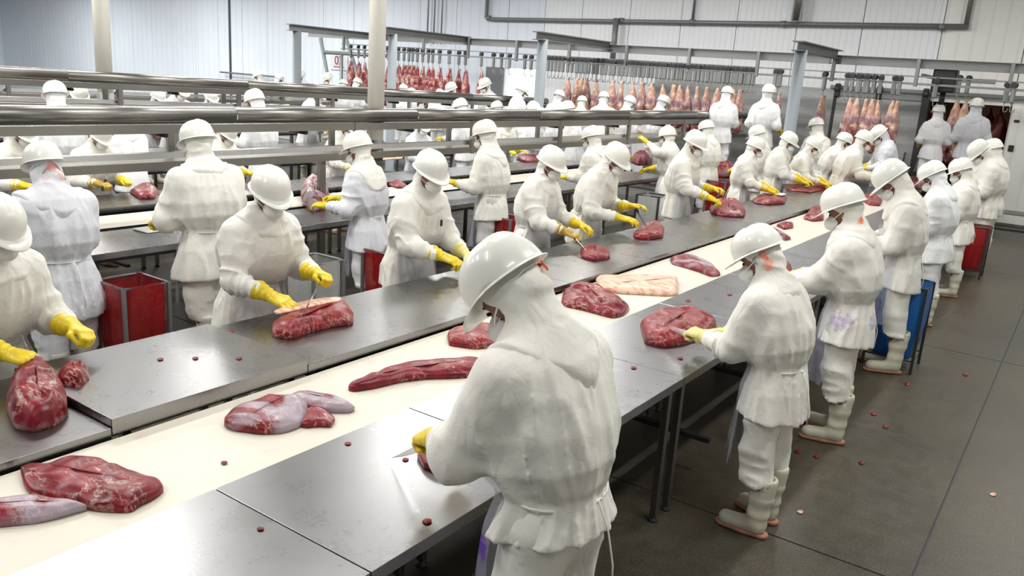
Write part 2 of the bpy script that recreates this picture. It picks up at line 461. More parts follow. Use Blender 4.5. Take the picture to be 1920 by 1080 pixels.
    hx = max(.40, *[abs(v[0])+.12 for a_ in arms for v in a_]); ys = [v[1] for a_ in arms for v in a_]+[neck[1], 0]
    zt = max(max(v[2] for a_ in arms for v in a_)+.10, neck[2]+.10)
    out['coat'] = sdf_mesh('coat', coat, (-hx, min(ys)-.27, p.get('hem', .69)-.06), (hx, max(max(ys)+.12, .27), zt), h, None, 1)
    # --- trousers
    def trousers(P):
        d = None
        for i, (hip, kn, an, f) in enumerate(legs):
            d1, t1 = cone_sd(P, hip, kn, .100*g2, .088*g2); d2, t2 = cone_sd(P, kn, an, .090*g2, .078)
            w = ridge(P[0]*6+so[1]+i*3, P[1]*6+so[0], P[2]*7+so[2])
            r1 = ridge(P[2]*6+P[0]*3+so[1]+i*4, P[0]*4, P[1]*4)**3; r2 = ridge(P[2]*15+so[2]+i*4+P[0]*5, P[0]*5+w, P[1]*5)**3; d1 = d1-fold*(.010*(w-.5)+.014*(r1-.3)); d2 = d2-fold*(.010*(w-.5)+.024*(r2-.3)*np.clip(.3+t2, 0, 1))
            dd = smin(d1, d2, .03); d = dd if d is None else smin(d, dd, .035)
        d = smin(d, ell_sd(P, (0, -.015, .90), (.148*g2, .108*g2, .14)), .04)
        return np.maximum(d, .315+.012*np.sin(P[0]*40+so[0])-P[2])
    out['trousers'] = sdf_mesh('trousers', trousers, (-.34, -.30, .28), (.34, .30, 1.06), h*1.15, None, 1)
    # --- boots
    def boot_at(i, part):
        f = legs[i][3]; toe = math.radians(12 if i == 0 else -12)+p.get('toe', 0.)
        c, s = math.cos(toe), math.sin(toe)
        def fn(P):
            x, y = P[0]-f[0], P[1]-f[1]; L = [x*c-y*s, x*s+y*c, P[2]]
            if part == 'sole':
                r = smin(cone_sd([L[0], L[1], L[2]*0], (0, -.075, 0), (0, .03, 0), .040, .046)[0], cone_sd([L[0], L[1], L[2]*0], (0, .03, 0), (.0, .15, 0), .048, .042)[0], .02)
                return np.maximum(r, np.maximum(L[2]-.026, .002-L[2]))
            d, t = cone_sd([L[0], L[1]*.9, L[2]], (0, -.035, .09), (0, -.045, .34), .052, .068)
            d = d-.004*np.sin(L[2]*60)*(L[2] > .12)*(L[2] < .25)
            ft = cone_sd([L[0], L[1], L[2]*1.0], (0, -.045, .055), (0, .135, .048), .046, .044)[0]
            d = smin(d, ft, .035); d = np.maximum(d, .022-L[2]); d = np.maximum(d, L[2]-.365)
            return np.maximum(d, -np.maximum(cone_sd(L, (0, -.04, .2), (0, -.045, .42), .055, .064)[0], .30-L[2]))
        return fn, f
    if not p.get('no_boots'):
        for i in range(2):
            fn, f = boot_at(i, 'boot')
            out['boot%d' % i] = sdf_mesh('boot', fn, (f[0]-.12, f[1]-.16, -.01), (f[0]+.12, f[1]+.22, .40), max(h, .008), None, 1)
            fn, f = boot_at(i, 'sole')
            out['sole%d' % i] = sdf_mesh('sole', fn, (f[0]-.12, f[1]-.16, -.01), (f[0]+.12, f[1]+.22, .045), max(h*.9, .008), None, 0)
    # --- body (skin)
    def body(P):
        L = to_local(P, RH, hc)
        d = ell_sd(L, (0, -.006, .02), (.075, .096, .112)); d = smin(d, ell_sd(L, (0, .035, -.066), (.046, .050, .050)), .03)
        d = smin(d, cone_sd(L, (0, .088, .012), (0, .108, -.022), .010, .015)[0], .012)
        d = smin(d, cone_sd(L, (-.035, .078, .030), (.035, .078, .030), .012, .012)[0], .012)
        for sx in (-1, 1):
            d = smin(d, ell_sd(L, (sx*.076, -.005, -.005), (.010, .020, .030)), .008)
            d = smax(d, -ell_sd(L, (sx*.032, .098, .008), (.018, .014, .012)), .006)
        d = smin(d, ell_sd(L, (0, .080, -.062), (.026, .016, .010)), .008)
        d = smin(d, cone_sd(P, neck-.06*RL[:, 2], hc+RH@np.array([0, -.02, -.03]), .056, .055)[0], .03)
        d = smin(d, cone_sd(P, (0, 0, .90), tw((0, -.01, 1.28)), .10, .105)[0], .05)
        for i in range(2):
            S, E, W = arms[i]
            d = smin(d, cone_sd(P, S, E, .045, .036)[0], .03); d = smin(d, cone_sd(P, E, W, .036, .026)[0], .015)
            hip, kn, an, f = legs[i]; an = f+np.array([0, -.042, .10])
            d = smin(d, cone_sd(P, hip, kn, .070, .048)[0], .04); d = smin(d, cone_sd(P, kn, an, .048, .032)[0], .02)
            d = smin(d, cone_sd(P, an+np.array([0, 0, -.03]), f+np.array([0, .08, .06]), .028, .022)[0], .02)
        return d
    yy = [hc[1]-.15, hc[1]+.15]+ys
    out['body'] = sdf_mesh('body', body, (-hx, min(yy)-.12, 0.0), (hx, max(max(yy)+.06, .2), hc[2]+.18), max(h*1.15, .010), None, 0)
    # --- hood
    bulk = p.get('cape', 1.)
    def hood(P):
        L = to_local(P, RH, hc)
        d = ell_sd(L, (0, -.010, .020), (.087, .108, .118)); d = smin(d, ell_sd(L, (0, .026, -.066), (.060, .060, .064)), .03)
        nk = cone_sd(P, neck-.035*RL[:, 2], hc+RH@np.array([0, -.025, -.035]), .112, .074)[0]
        w = ridge(P[0]*9+so[2], P[1]*9+so[0], P[2]*16+so[1]); w2 = vnoise(P[0]*30+so[0], P[1]*30, P[2]*38)
        d = smin(d, nk-.016*(w-.4)*fold, .035)-(.014*(w**2-.4)*fold+.006*(w2-.5))*np.clip((.045-L[2])*25, 0, 1)
        open_ = ell_sd(L, (0, .100, -.020), (.098, .128, .082))
        d = smax(d, -open_, .008)
        B = bend(P)
        z = B[2]; a = np.interp(z, Zp, HX*g2)+.020; b = np.interp(z, Zp, HY*g2)+.022
        cp = (np.sqrt((B[0]/a)**2+((B[1]+.012)/b)**2)-1)*np.minimum(a, b)
        arm = np.minimum(cone_sd(P, arms[0][0], arms[0][1], .104*g2, .09)[0], cone_sd(P, arms[1][0], arms[1][1], .104*g2, .09)[0])
        cp = smin(cp, arm, .04)-.008*(w-.5)
        rad = np.sqrt(B[0]**2+(B[1]*1.1+p.get('cape_y', .0))**2+((z-1.45)*.75)**2)
        ph = np.arctan2(B[0], B[1])
        lim = (.162+.045*bulk*vnoise(np.cos(ph)*1.6+so[0], np.sin(ph)*1.6+so[1], ph*0+3.)+.012*np.cos(ph*2))*bulk
        cp = smax(cp, rad-lim, .008); cp = smax(cp, z-1.475, .02); cp = np.maximum(cp, -np.maximum(cp+.030, z-1.40))
        return smin(d, cp, .04)
    out['hood'] = sdf_mesh('hood', hood, (min(hc[0], neck[0])-.27, min(hc[1], neck[1])-.27, neck[2]-.20), (max(hc[0], neck[0])+.27, max(hc[1], neck[1])+.24, hc[2]+.16), h*.9, None, 1)
    info = dict(arms=arms, neck=neck, hc=hc, RH=RH, RL=RL, bend=bend, tw=tw, legs=legs, p=p)
    return out, info
# helmet, mask, eyes: shared meshes in the head's frame
def helmet_mesh(n=48):
    V = []; F = []
    rim = .056
    prof = [(.0, .128)]+[(r, .128*(1-min(.9999, (r/.985))**2.5)**(1/2.2)) for r in (.15, .3, .45, .58, .69, .78, .86, .92, .96)]+[(.975, .008), (.978, -.004)]
    V.append((0, -.008, rim+.128))
    for (r, z) in prof[1:]:
        for k in range(n):
            t = 2*math.pi*k/n; s, c = math.sin(t), math.cos(t)
            zz = z+(.004 if abs(s) < .10 and z > .03 else 0)
            V.append((s*.116*r/.975, -.008+c*.142*r/.975, rim+zz-(.010*max(0, -c) if r > .9 else 0)))
    # brim
    for dr, dz in ((.010, -.012), (.5, -.020), (1., -.028), (1., -.033), (.4, -.027), (-.004, -.012)):
        for k in range(n):
            t = 2*math.pi*k/n; s, c = math.sin(t), math.cos(t)
            ext = .012+.060*max(0, (c-.15)/.85)**1.1
            e = ext*dr if dr > 0 else dr
            f = max(0, c)**2
            V.append((s*(.116+min(e, .018)+.0*f)*(1-.10*f*0), -.008+c*(.142+e), rim+dz*(.5+.45*f)-.004-.012*max(0, -c)+.006*abs(s)))
    for k in range(n): F.append((0, 1+k, 1+(k+1) % n))
    rows = len(prof)-1+6
    for i in range(rows-1):
        for k in range(n):
            a = 1+i*n; F.append((a+k, a+n+k, a+n+(k+1) % n, a+(k+1) % n))
    # inside lining
    base = 1+(rows-1)*n; pr = base
    for (r, z) in ((.93, .02), (.72, .072), (.35, .108)):
        b = len(V)
        for k in range(n):
            t = 2*math.pi*k/n; V.append((math.sin(t)*.112*r, -.008+math.cos(t)*.138*r, rim+z))
        for k in range(n): F.append((pr+k, b+k, b+(k+1) % n, pr+(k+1) % n))
        pr = b
    F.append(tuple(pr+k for k in range(n)))
    return mesh('helmet', V, F, M['helmet'])
HELMET = helmet_mesh()
_b = MB(); _b.tube([(-.030, .118, .075), (-.024, .112, .115), (0, .108, .124), (.024, .112, .115), (.030, .118, .075)], .0045, 6)
BADGE = _b.me('front_ridge', M['helmet'])
_b = MB(); _b.tube([(0, -.135, .10), (0, -.105, .145), (0, -.04, .173), (0, .03, .174), (0, .085, .15)], [.004, .006, .0065, .006, .003], 8)
CROWN = _b.me('crown_ridge', M['helmet'])
MASK = sdf_mesh('face_mask', lambda P: np.maximum(ell_sd(P, (0, .080, -.050), (.060, .072, .052)), np.maximum(-ell_sd(P, (0, .070, -.050), (.054, .062, .046)), .035-P[1]+np.abs(P[0])*.2)), (-.075, .0, -.11), (.075, .16, .02), .007, M['mask'], 1)
_b = MB()
_l = [(.057, .088, -.036), (.080, .050, -.018), (.095, .0, .0), (.088, -.06, .015), (.055, -.112, .022)]
_b.tube([(-x, y, z) for x, y, z in _l]+[(0, -.128, .024)]+_l[::-1], .003, 5)
STRAP = _b.me('mask_strap', M['strap'])
EYES = []; BROWS = []
for sx in (-1, 1):
    EYES.append(MB().lathe([(.002, -.004), (.011, -.002), (.0125, 0), (.011, .002), (.002, .004)], 10, Matrix.Translation((sx*.032, .090, .008)) @ Matrix.Rotation(math.pi/2, 4, 'X'), 1.1, .55).me('eye', M['eye']))
    BROWS.append(MB().tube([(sx*.016, .0935, .027), (sx*.034, .0915, .032), (sx*.052, .080, .026)], [.003, .004, .002], 6).me('eyebrow', M['eye']))
def head_child(name, me, root, info, k=None):
    o = link(name, me, root); R = info['RH']; h = info['hc']
    o.matrix_local = Matrix([[*R[0], h[0]], [*R[1], h[1]], [*R[2], h[2]], [0, 0, 0, 1]])
    if k is not None: o.matrix_local = o.matrix_local @ k
    return o
def apron_mesh(info, zt=1.24, zb=.40, wide=1.15, seed=0, tied=True):
    p = info['p']; rg = np.random.default_rng(seed); g = p.get('girth', 1.)
    NU, NZ = 26, 34; V = []
    lean = math.radians(p['lean']); side = math.radians(p.get('side', 0))
    ph = rg.random(4)*6
    for j in range(NZ+1):
        z = zb+(zt-zb)*j/NZ
        for i in range(NU+1):
            u = -1+2*i/NU; zz = max(z, .80)
            a = np.interp(zz, Zp, HX*g)+.030; b = np.interp(zz, Zp, HY*g)+.034
            ang = u*wide*(1 if z < 1.05 else max(.45, 1-(z-1.05)*2.6))
            k = max(0, .80-z)
            a += k*.05; b += k*.04
            fl = .012*math.sin(ang*7+ph[0]+z*2)*(.4+k*3)+.008*math.sin(ang*13+ph[1]-z*5)*(.3+k*3)
            x = a*math.sin(ang)*(1+fl/a); y = b*math.cos(ang)+fl-.005
            t = min(max((z-.88)/.22, 0), 1); t = t*t*(3-2*t)
            v = np.array([x, y, z-.95]); v = ry(side*t)@rx(-lean*t)@v
            V.append((v[0], v[1]+(.03 if z < .95 else 0)*0, v[2]+.95))
    F = []
    for j in range(NZ):
        for i in range(NU):
            a = j*(NU+1)+i; F.append((a, a+1, a+NU+2, a+NU+1))
    return mesh('apron', V, F, None)
def hand_matrix(W, E, side, roll=0., bendx=0., target=None):
    """glove frame from wrist W, elbow E"""
    y = (target-W) if target is not None else (W-E); y = y/np.linalg.norm(y)
    up = np.array([0, 0, 1.]); x = np.cross(y, up); x /= np.linalg.norm(x); z = np.cross(x, y)
    R = np.stack([x, y, z], 1)@ry(roll)
    Mx = Matrix([[*R[0], W[0]], [*R[1], W[1]], [*R[2], W[2]], [0, 0, 0, 1]])
    Mx = Mx @ Matrix.Diagonal((-1.14 if side < 0 else 1.14, 1.14, 1.14, 1))
    return Mx
PROTO = {}; OR = (.95, .20, .06); PU = (.30, .16, .55)
POSE = dict(lean=14, pitch=38, seed=1, hands=((.13, .47, 1.04), (-.14, .46, 1.05)))
def person(px, py, X, rz, label, group=None, proto=None, cloth_m='cream', hood_m=None, trouser_m=None, apron='apron', glove=('grip', 'press'), glove_m=('glove', 'glove'), h=.013, scale=None, Y=None, mask=True, apron_z=(1.24, .42), extra=None, tie=True, rot_extra=0, base_z=0., z_ground=0., apron_wide=1.15, marks=(), **pose):
    """one worker whose helmet top is seen at a pixel, feet in the row x = X"""
    p = dict(POSE); p.update(pose)
    if proto and proto in PROTO: data, info = PROTO[proto]
    else:
        data, info = garment_meshes(p, h)
        if apron: data['apron'] = apron_mesh(info, apron_z[1]*0+apron_z[0], apron_z[1], seed=p['seed'], wide=apron_wide)
        if proto: PROTO[proto] = (data, info)
    top = info['hc']+info['RH']@np.array([0, -.01, .178])
    s = scale or 1.
    Rz = rzm(rz)
    for _ in range(6):
        o = Rz@top*s
        if Y is None:
            q = at(px, py, x=X+o[0]); yy = q[1]-o[1]
        else:
            q = at(px, py, y=Y+o[1]); X = q[0]-o[0]; yy = Y
        if scale is None: s = min(max((q[2]-base_z)/top[2], .86), 1.14)
    root = empty('person', (X, yy, base_z), rz, label, 'person', group); root.scale = (s, s, s)
    print('PERSON', (px, py), 'foot', round(float(X), 2), round(float(yy), 2), 's', round(s, 3), 'raw', round(float((q[2]-base_z)/top[2]), 3), label[:40])
    cm = M[cloth_m]; mats = dict(coat=cm, trousers=M[trouser_m] if trouser_m else cm, hood=M[hood_m] if hood_m else cm, body=M['skin'], boot0=M['boot'], boot1=M['boot'])
    def part(name, me, mat, par=root):
        o = link(name, me, par)
        if not me.materials: me.materials.append(mat)
        elif me.materials[0] != mat:
            o.material_slots[0].link = 'OBJECT'; o.material_slots[0].material = mat
        return o
    part('body', data['body'], M['skin']); part('coat', data['coat'], mats['coat']); part('trousers', data['trousers'], mats['trousers'])
    for i in range(2):
        if 'boot%d' % i in data:
            b = part('boot', data['boot%d' % i], M['boot']); part('sole', data['sole%d' % i], M['sole'], b)
    part('hood', data['hood'], mats['hood'])
    hm = head_child('helmet', HELMET, root, info)
    link('front_ridge', BADGE, hm); link('crown_ridge', CROWN, hm)
    if mask:
        m = head_child('face_mask', MASK, root, info); link('mask_strap', STRAP, m)
    for q_ in (0, 1): head_child('eye', EYES[q_], root, info); head_child('eyebrow', BROWS[q_], root, info)
    if apron and 'apron' in data: part('apron', data['apron'], M[apron])
    hoodo = [c for c in root.children if c.name.startswith('hood')][0]
    if marks:
        mh = cloth('hood_marked', {'cream': (.84, .83, .765), 'cool': (.74, .75, .80)}.get(cloth_m, (.84, .83, .77)), spots=[(tuple(info['hc']+info['RH']@np.array(c)), r_, OR, a_) for c, r_, a_ in marks])
        hoodo.data = hoodo.data.copy(); hoodo.data.materials.clear(); hoodo.data.materials.append(mh)
    if tie:
        if 'tie' not in data:
            g = p.get('girth', 1.); b = MB(); pts = []
            for k in range(25):
                t = 2*math.pi*k/24; pts.append((math.sin(t)*.163*g, math.cos(t)*.128*g, .985))
            b.tube(pts, .0045, 5, False)
            b.tube([(.02, -.130*g, .985), (.035, -.16*g, .90), (.03, -.19*g, .80), (.05, -.185*g, .68)], .003, 5)
            data['tie'] = b.me('waist_tie', M['strap'])
        link('waist_tie', data['tie'], root)
    for i, sx in enumerate((1, -1)):
        if glove and glove[i]:
            S, E, W = info['arms'][i]
            Mx = hand_matrix(W, E, sx, p.get('wroll', (.25, -.25))[i], target=(W+np.array(p['hdir'][i])) if p.get('hdir') else W+(W-E)*np.array([.6, 1, 1.]))
            g = link('hand' if glove_m[i] == 'skin' else 'glove', glove_mesh(glove[i], M[glove_m[i]], .0042 if h < .012 else .006), root); g.matrix_local = Mx
    if extra: extra(root, info, part)
    info2 = dict(info); info2['root'] = root; info2['s'] = s
    return root, info2
def hand_world(root, info, i, off=(0, .09, -.02)):
    """world point of a hand"""
    W = info['arms'][i][2]; E = info['arms'][i][1]; y = (W-E)/np.linalg.norm(W-E)
    v = Matrix.Translation(root.location) @ Matrix.Rotation(root.rotation_euler.z, 4, 'Z') @ Matrix.Scale(root.scale[0], 4) @ Vector(W+y*off[1]+np.array([off[0], 0, off[2]]))
    return v
# ------------------------------------------------------------------ the setting
def floor_mat():
    m = principled('floor_concrete', (.07, .07, .06), .4, Specular_IOR_Level=.3); t = NT(m); v = t.coord()
    a = t.noise(v, .55, 5, .6, .4); b = t.noise(v, 9, 5, .7); c = t.noise(v, 75, 3, .7)
    col = t.mix(t.ramp(a, [(.35, 0.), (.68, 1.)]), (.064, .060, .046), (.105, .084, .050))
    col = t.mix(t.math('MULTIPLY', t.ramp(b, [(.4, 0.), (.7, 1.)]), .5), col, (.14, .13, .105))
    col = t.mix(t.math('MULTIPLY', t.ramp(c, [(.42, 0.), (.62, 1.)]), .55), col, (.018, .018, .014))
    t.to('Base Color', col); t.to('Roughness', t.math('ADD', t.math('MULTIPLY', b, .25), .24))
    t.bump(t.math('ADD', c, t.math('MULTIPLY', b, 2.)), .25, .004); return m
M['floor'] = floor_mat()
def wall_mat(name, col, rib=12., rough=.42):
    m = principled(name, col, rough); t = NT(m); v = t.coord()
    wv = t.n('TexWave', {'Vector': v, 'Scale': rib, 'Distortion': 0., 'Detail': 0.}, wave_type='BANDS', bands_direction='X').outputs['Fac']
    n = t.noise(v, .8, 4)
    c = t.mix(n, tuple(x*.93 for x in col), tuple(min(1, x*1.04) for x in col))
    t.to('Base Color', t.mix(t.math('MULTIPLY', t.ramp(wv, [(.0, 1.), (.12, 0.)]), .22), c, tuple(x*.6 for x in col)))
    t.bump(t.ramp(wv, [(0., 0.), (.2, 1.)]), .4, .01); return m
M['wall_blue'] = wall_mat('wall_panel_blue_white', (.76, .83, .93), .9)
M['wall_white'] = wall_mat('wall_panel_white', (.84, .87, .90), 2.2)
M['wall_warm'] = wall_mat('wall_panel_warm_white', (.86, .86, .82), 1.1)
def clad_mat():
    m = principled('steel_cladding', (.42, .43, .43), .35, .85); t = NT(m)
    v = t.coord(scale=(.25, 1, 2.6)); n = t.noise(v, 1.1, 4, .5, .3)
    t.to('Base Color', t.ramp(n, [(.35, (.26, .27, .27)), (.52, (.46, .47, .47)), (.66, (.62, .63, .63))]))
    t.to('Roughness', t.math('ADD', t.math('MULTIPLY', n, .3), .25)); return m
M['clad'] = clad_mat()
M['seam'] = principled('joint_dark', (.05, .06, .07), .6)
XL, XR = -46., 5.
def struct(name, mb, mat): return fin(mb.build(name, mat), kind='structure')
# floor slabs, their joints recessed
fl = struct('floor', MB().box(XL, XR, -6, 24, -.16, -.012), M['seam'])
SX = [XL, -36, -28, -21, -15.5, -9.6, -4.9, -.35, XR]; SY = [-6, -1.2, 4.3, 9.1, 14.2, 24]
for i in range(len(SX)-1):
    for j in range(len(SY)-1):
        g = .006
        MB().box(SX[i]+g, SX[i+1]-g, SY[j]+g, SY[j+1]-g, -.02, 0).build('slab', M['floor'], fl)
# ceiling
ce = struct('ceiling', MB().box(XL, XR, -6, WALL_Y+.3, CEIL, CEIL+.2), principled('ceiling_panel', (.58, .60, .62), .6))
for k in range(22):
    x = XL+1.2+k*2.35
    MB().box(x, x+2.33, -5.9, WALL_Y, CEIL-.012, CEIL+.01).build('panel', M['wall_warm'] if False else ce.data.materials[0], ce)
lampm = principled('lamp_diffuser', (.9, .9, .9), .4); lampm.node_tree.nodes['Principled BSDF'].inputs['Emission Color'].default_value = (1, .98, .95, 1); lampm.node_tree.nodes['Principled BSDF'].inputs['Emission Strength'].default_value = 6
proto_l = None
for (lx, ly), lo in zip(LAMPS, LAMP_OBJS):
    if proto_l is None:
        r = empty('ceiling_light', (lx, ly, CEIL-.014), 0, 'long white tube light fixed under the ceiling above the cutting lines', 'light', 'tube lights under the ceiling')
        MB().box(-.2, .2, -1.35, 1.35, -.07, 0, .01).build('housing', M['galv_light'], r)
        MB().box(-.17, .17, -1.3, 1.3, -.10, -.07, .01).build('diffuser', lampm, r); proto_l = r
    else:
        r = copy_tree(proto_l); r.location = (lx, ly, CEIL-.014)
    lo.parent = r; lo.location = (0, 0, -.13)
# back wall: separate insulated panels, a doorway at the left and the cold-room opening at the right
DOORS = [(-14.66, -13.40, 2.62), (-3.2, -1.62, 2.46)]
wb = struct('wall_back', MB().box(XL, XR, WALL_Y+.22, WALL_Y+.26, 2.9, CEIL), M['seam'])
x = XL; pw = 1.47
edges = [XL+k*pw for k in range(int((XR-XL)/pw)+1)]+[XR]
edges = sorted(set(round(e, 3) for e in edges if all(not (a-.5 < e < b+.5) for a, b, c in DOORS)) | {a for a, b, c in DOORS} | {b for a, b, c in DOORS})
for a, b in zip(edges[:-1], edges[1:]):
    zb = 0.
    for (da, db, dz) in DOORS:
        if abs(a-da) < .01: zb = dz
    mt = M['wall_blue'] if b < -13.2 else (M['wall_white'] if b < -2.4 else M['wall_warm'])
    MB().box(a+.008, b-.008, WALL_Y, WALL_Y+.2, zb, CEIL, .004).build('panel', mt, wb)
wl = struct('wall_left', MB().box(XL-.2, XL, -6, WALL_Y+.3, 0, CEIL), M['wall_blue'])
wr = struct('wall_right', MB().box(XR, XR+.2, -6, WALL_Y+.3, 0, CEIL), M['wall_warm'])
# steel cladding sheets on the lower wall behind the carcasses
cl = struct('trim_1', MB().box(-9.8, -5.15, WALL_Y-.02, WALL_Y-.004, 0, 2.58), M['seam'])
xs = [-9.8, -8.25, -6.7, -5.15]
for a, b in zip(xs[:-1], xs[1:]): MB().box(a+.004, b-.004, WALL_Y-.04, WALL_Y-.02, .02, 2.6, .003).build('panel', M['clad'], cl)
# rooms behind the two doorways
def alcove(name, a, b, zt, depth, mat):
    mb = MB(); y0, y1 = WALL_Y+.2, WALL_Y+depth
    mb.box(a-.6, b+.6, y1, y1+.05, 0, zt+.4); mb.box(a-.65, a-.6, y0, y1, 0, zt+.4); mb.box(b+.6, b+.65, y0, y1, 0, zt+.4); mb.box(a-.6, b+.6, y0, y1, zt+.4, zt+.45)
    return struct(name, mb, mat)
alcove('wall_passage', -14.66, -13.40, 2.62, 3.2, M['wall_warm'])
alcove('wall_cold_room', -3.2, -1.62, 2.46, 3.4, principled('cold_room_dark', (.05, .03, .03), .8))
def small_lamp(x, y, z, p, c, s=.8):
    l = bpy.data.lights.new('lamp_tube', 'AREA'); l.size = s; l.energy = p; l.color = c
    o = bpy.data.objects.new('lamp_tube', l); COL.objects.link(o); o.location = (x, y, z)
small_lamp(-14.0, WALL_Y+1.7, 2.9, 90, (1, .97, .9)); small_lamp(-2.4, WALL_Y+2.4, 2.75, 9, (1, .62, .4), .6)
# dark leaf beside the bright doorway, steel sliding door, cold-room frame
d = empty('door_1', (-15.0, WALL_Y-.06, 0)); fin(d, kind='structure')
MB().box(-.30, .30, -.05, .05, 0, 2.62, .01).build('leaf', principled('door_dark_grey', (.17, .18, .19), .5), d)
MB().box(.18, .22, -.08, -.05, 1.0, 1.25, .005).build('handle', M['galv'], d)
d = empty('door_2', (-4.2, WALL_Y-.16, 0)); fin(d, kind='structure')
MB().box(-.93, .93, -.05, .05, .03, 2.5, .015).build('leaf', M['clad'], d)
MB().box(-.97, .97, -.075, -.045, 2.44, 2.54, .008).build('frame', M['galv'], d)
MB().box(-.97, -.90, -.07, -.045, .03, 2.5, .008).build('frame', M['dark'], d); MB().box(.90, .97, -.07, -.045, .03, 2.5, .008).build('frame', M['galv'], d)
MB().tube([(.75, -.05, 1.0), (.75, -.12, 1.03), (.75, -.12, 1.3), (.75, -.05, 1.33)], .014, 8).build('handle', M['dark'], d)
tr = struct('trim_2', MB().box(-5.3, -.6, WALL_Y-.14, WALL_Y-.06, 2.6, 2.68, .01).box(-3.32, -3.2, WALL_Y-.05, WALL_Y+.02, 0, 2.6, .005), M['galv'])
tr = struct('trim_3', MB().box(-3.30, -3.14, WALL_Y-.30, WALL_Y-.16, .2, 2.5, .02), M['dark'])
for hx in (-5.1, -4.2, -3.25):
    o = fin(MB().box(-.06, .06, -.05, .05, -.18, .12, .02).lathe([(.02, .0), (.07, .02), (.07, .05), (.02, .07)], 12, Matrix.Rotation(math.pi/2, 4, 'X')).build('door_roller', M['black']), 'black roller bracket carrying the steel sliding door on its track', 'bracket', 'roller brackets of the sliding door'); o.location = (hx, WALL_Y-.24, 2.60)
pn = struct('trim_4', MB().box(-1.58, -.7, WALL_Y-.10, WALL_Y-.01, .05, 2.44, .012), M['wall_warm'])
for z in (.9, 1.55, 2.15): fin(MB().box(-1.52, -1.42, WALL_Y-.13, WALL_Y-.09, z, z+(.13 if z == 1.55 else .05), .01).build('door_latch', M['black']), 'small black latch on the white panel right of the cold room', 'latch', 'latches on the white wall panel')
# sign 02 on the far wall
sg = empty('wall_sign', (-21.65, WALL_Y-.03, 2.45), 0, 'small white sign reading 02 in dark red on the left far wall', 'sign')
MB().box(-.42, .42, -.012, .012, -.24, .24, .004).build('board', principled('sign_white', (.70, .72, .76), .5), sg)
cu = bpy.data.curves.new('digits', 'FONT'); cu.body = '02'; cu.size = .42; cu.align_x = 'CENTER'; cu.extrude = .004
tmp = bpy.data.objects.new('digits', cu); COL.objects.link(tmp)
bpy.context.view_layer.update()
me = bpy.data.meshes.new_from_object(tmp.evaluated_get(bpy.context.evaluated_depsgraph_get())); bpy.data.objects.remove(tmp)
o = link('lettering', me, sg, principled('sign_red', (.35, .03, .05), .5)); o.rotation_euler = (math.pi/2, 0, 0); o.location = (0, -.02, -.06)
MB().box(-.25, .25, -.018, -.012, -.15, -.12).build('underline', o.data.materials[0], sg)
# pipes on the back wall
def pipe(name, pts, r, mat, label, cat='pipe', n=12, group=None):
    return fin(MB().tube(pts, r, n).build(name, mat), label, cat, group)
yw = WALL_Y-.10
pz = lambda px, py: tuple(at(px, py, y=yw))
r = empty('wall_pipe', (0, 0, 0), 0, 'long grey pipe running level across the upper far wall with an upturned left end', 'pipe')
MB().tube([(-15.4, yw, CEIL), (-15.4, yw, 4.02), (-15.3, yw, 3.97), (-9.0, yw, 3.99), (-2.7, yw, 4.02)], .055, 12).build('main_run', M['galv'], r)
MB().tube([(-8.9, yw, CEIL), (-8.9, yw, 4.0)], .035, 8).build('riser', M['galv'], r)
MB().tube([(-2.75, yw, CEIL), (-2.75, yw, 4.0)], .05, 8).build('riser', M['galv'], r)
for x in (-15.3, -10.9, -8.9, -6.6, -3.2): MB().tube([(x-.06, yw, 4.0), (x+.06, yw, 4.0)], .075, 10).build('coupling', M['galv'], r)
pipe('drain_pipe', [(-11.0, yw-.12, 4.05), (-11.0, yw-.12, 2.9)], .075, M['galv'], 'grey vertical pipe dropping from the wall pipe behind the hook rail')
pipe('exhaust_duct', [(-6.25, yw-.20, CEIL), (-6.25, yw-.20, 4.06)], .12, M['steel_bright'], 'bright round metal duct coming down above the wall pipe', 'duct')
for x in (-17.66, -17.40, -17.10): pipe('thin_conduit', [(x, yw, CEIL), (x, yw, 3.2)], .022, M['galv'], 'thin dark conduit running up the wall behind the white column', group='three thin conduits on the far wall')
pipe('wall_bracket_bar', [tuple(at(413, 135, y=WALL_Y-.2)), tuple(at(520, 144, y=WALL_Y-.2))], .03, M['galv'], 'thin horizontal dark bar on the far left wall above the workers', 'bar')
fin(MB().box(-27.66, -27.56, WALL_Y-.03, WALL_Y+.01, 0, CEIL).build('trim_5', M['seam']), kind='structure')
# columns
def column(x, y, r, zpaint, label, mat):
    c = empty('column', (x, y, 0), 0, label, 'column')
    MB().lathe([(r, zpaint), (r, CEIL-.02)], 28).build('painted_shaft', mat, c)
    MB().lathe([(r*1.35, 0), (r*1.35, .02), (r*1.02, .03), (r*1.02, zpaint)], 28).build('metal_sleeve', M['galv'], c)
    return c
M['column'] = principled('column_paint', (.80, .79, .70), .5); _t = NT(M['column']); _v = _t.coord(); _t.to('Base Color', _t.mix(_t.noise(_v, 7, 5), (.84, .83, .74), (.92, .91, .83)))
cm = at(703, 262, x=-7.02)
column(-7.02, float(cm[1]), .098, float(cm[2]), 'cream painted round column with grey metal sleeve rising through the second cutting line', M['column'])
cm = at(195, 130, x=-12.6)
column(-12.6, float(cm[1]), .118, 1.75, 'cream round column standing far left behind the upper steel conveyor', M['column'])
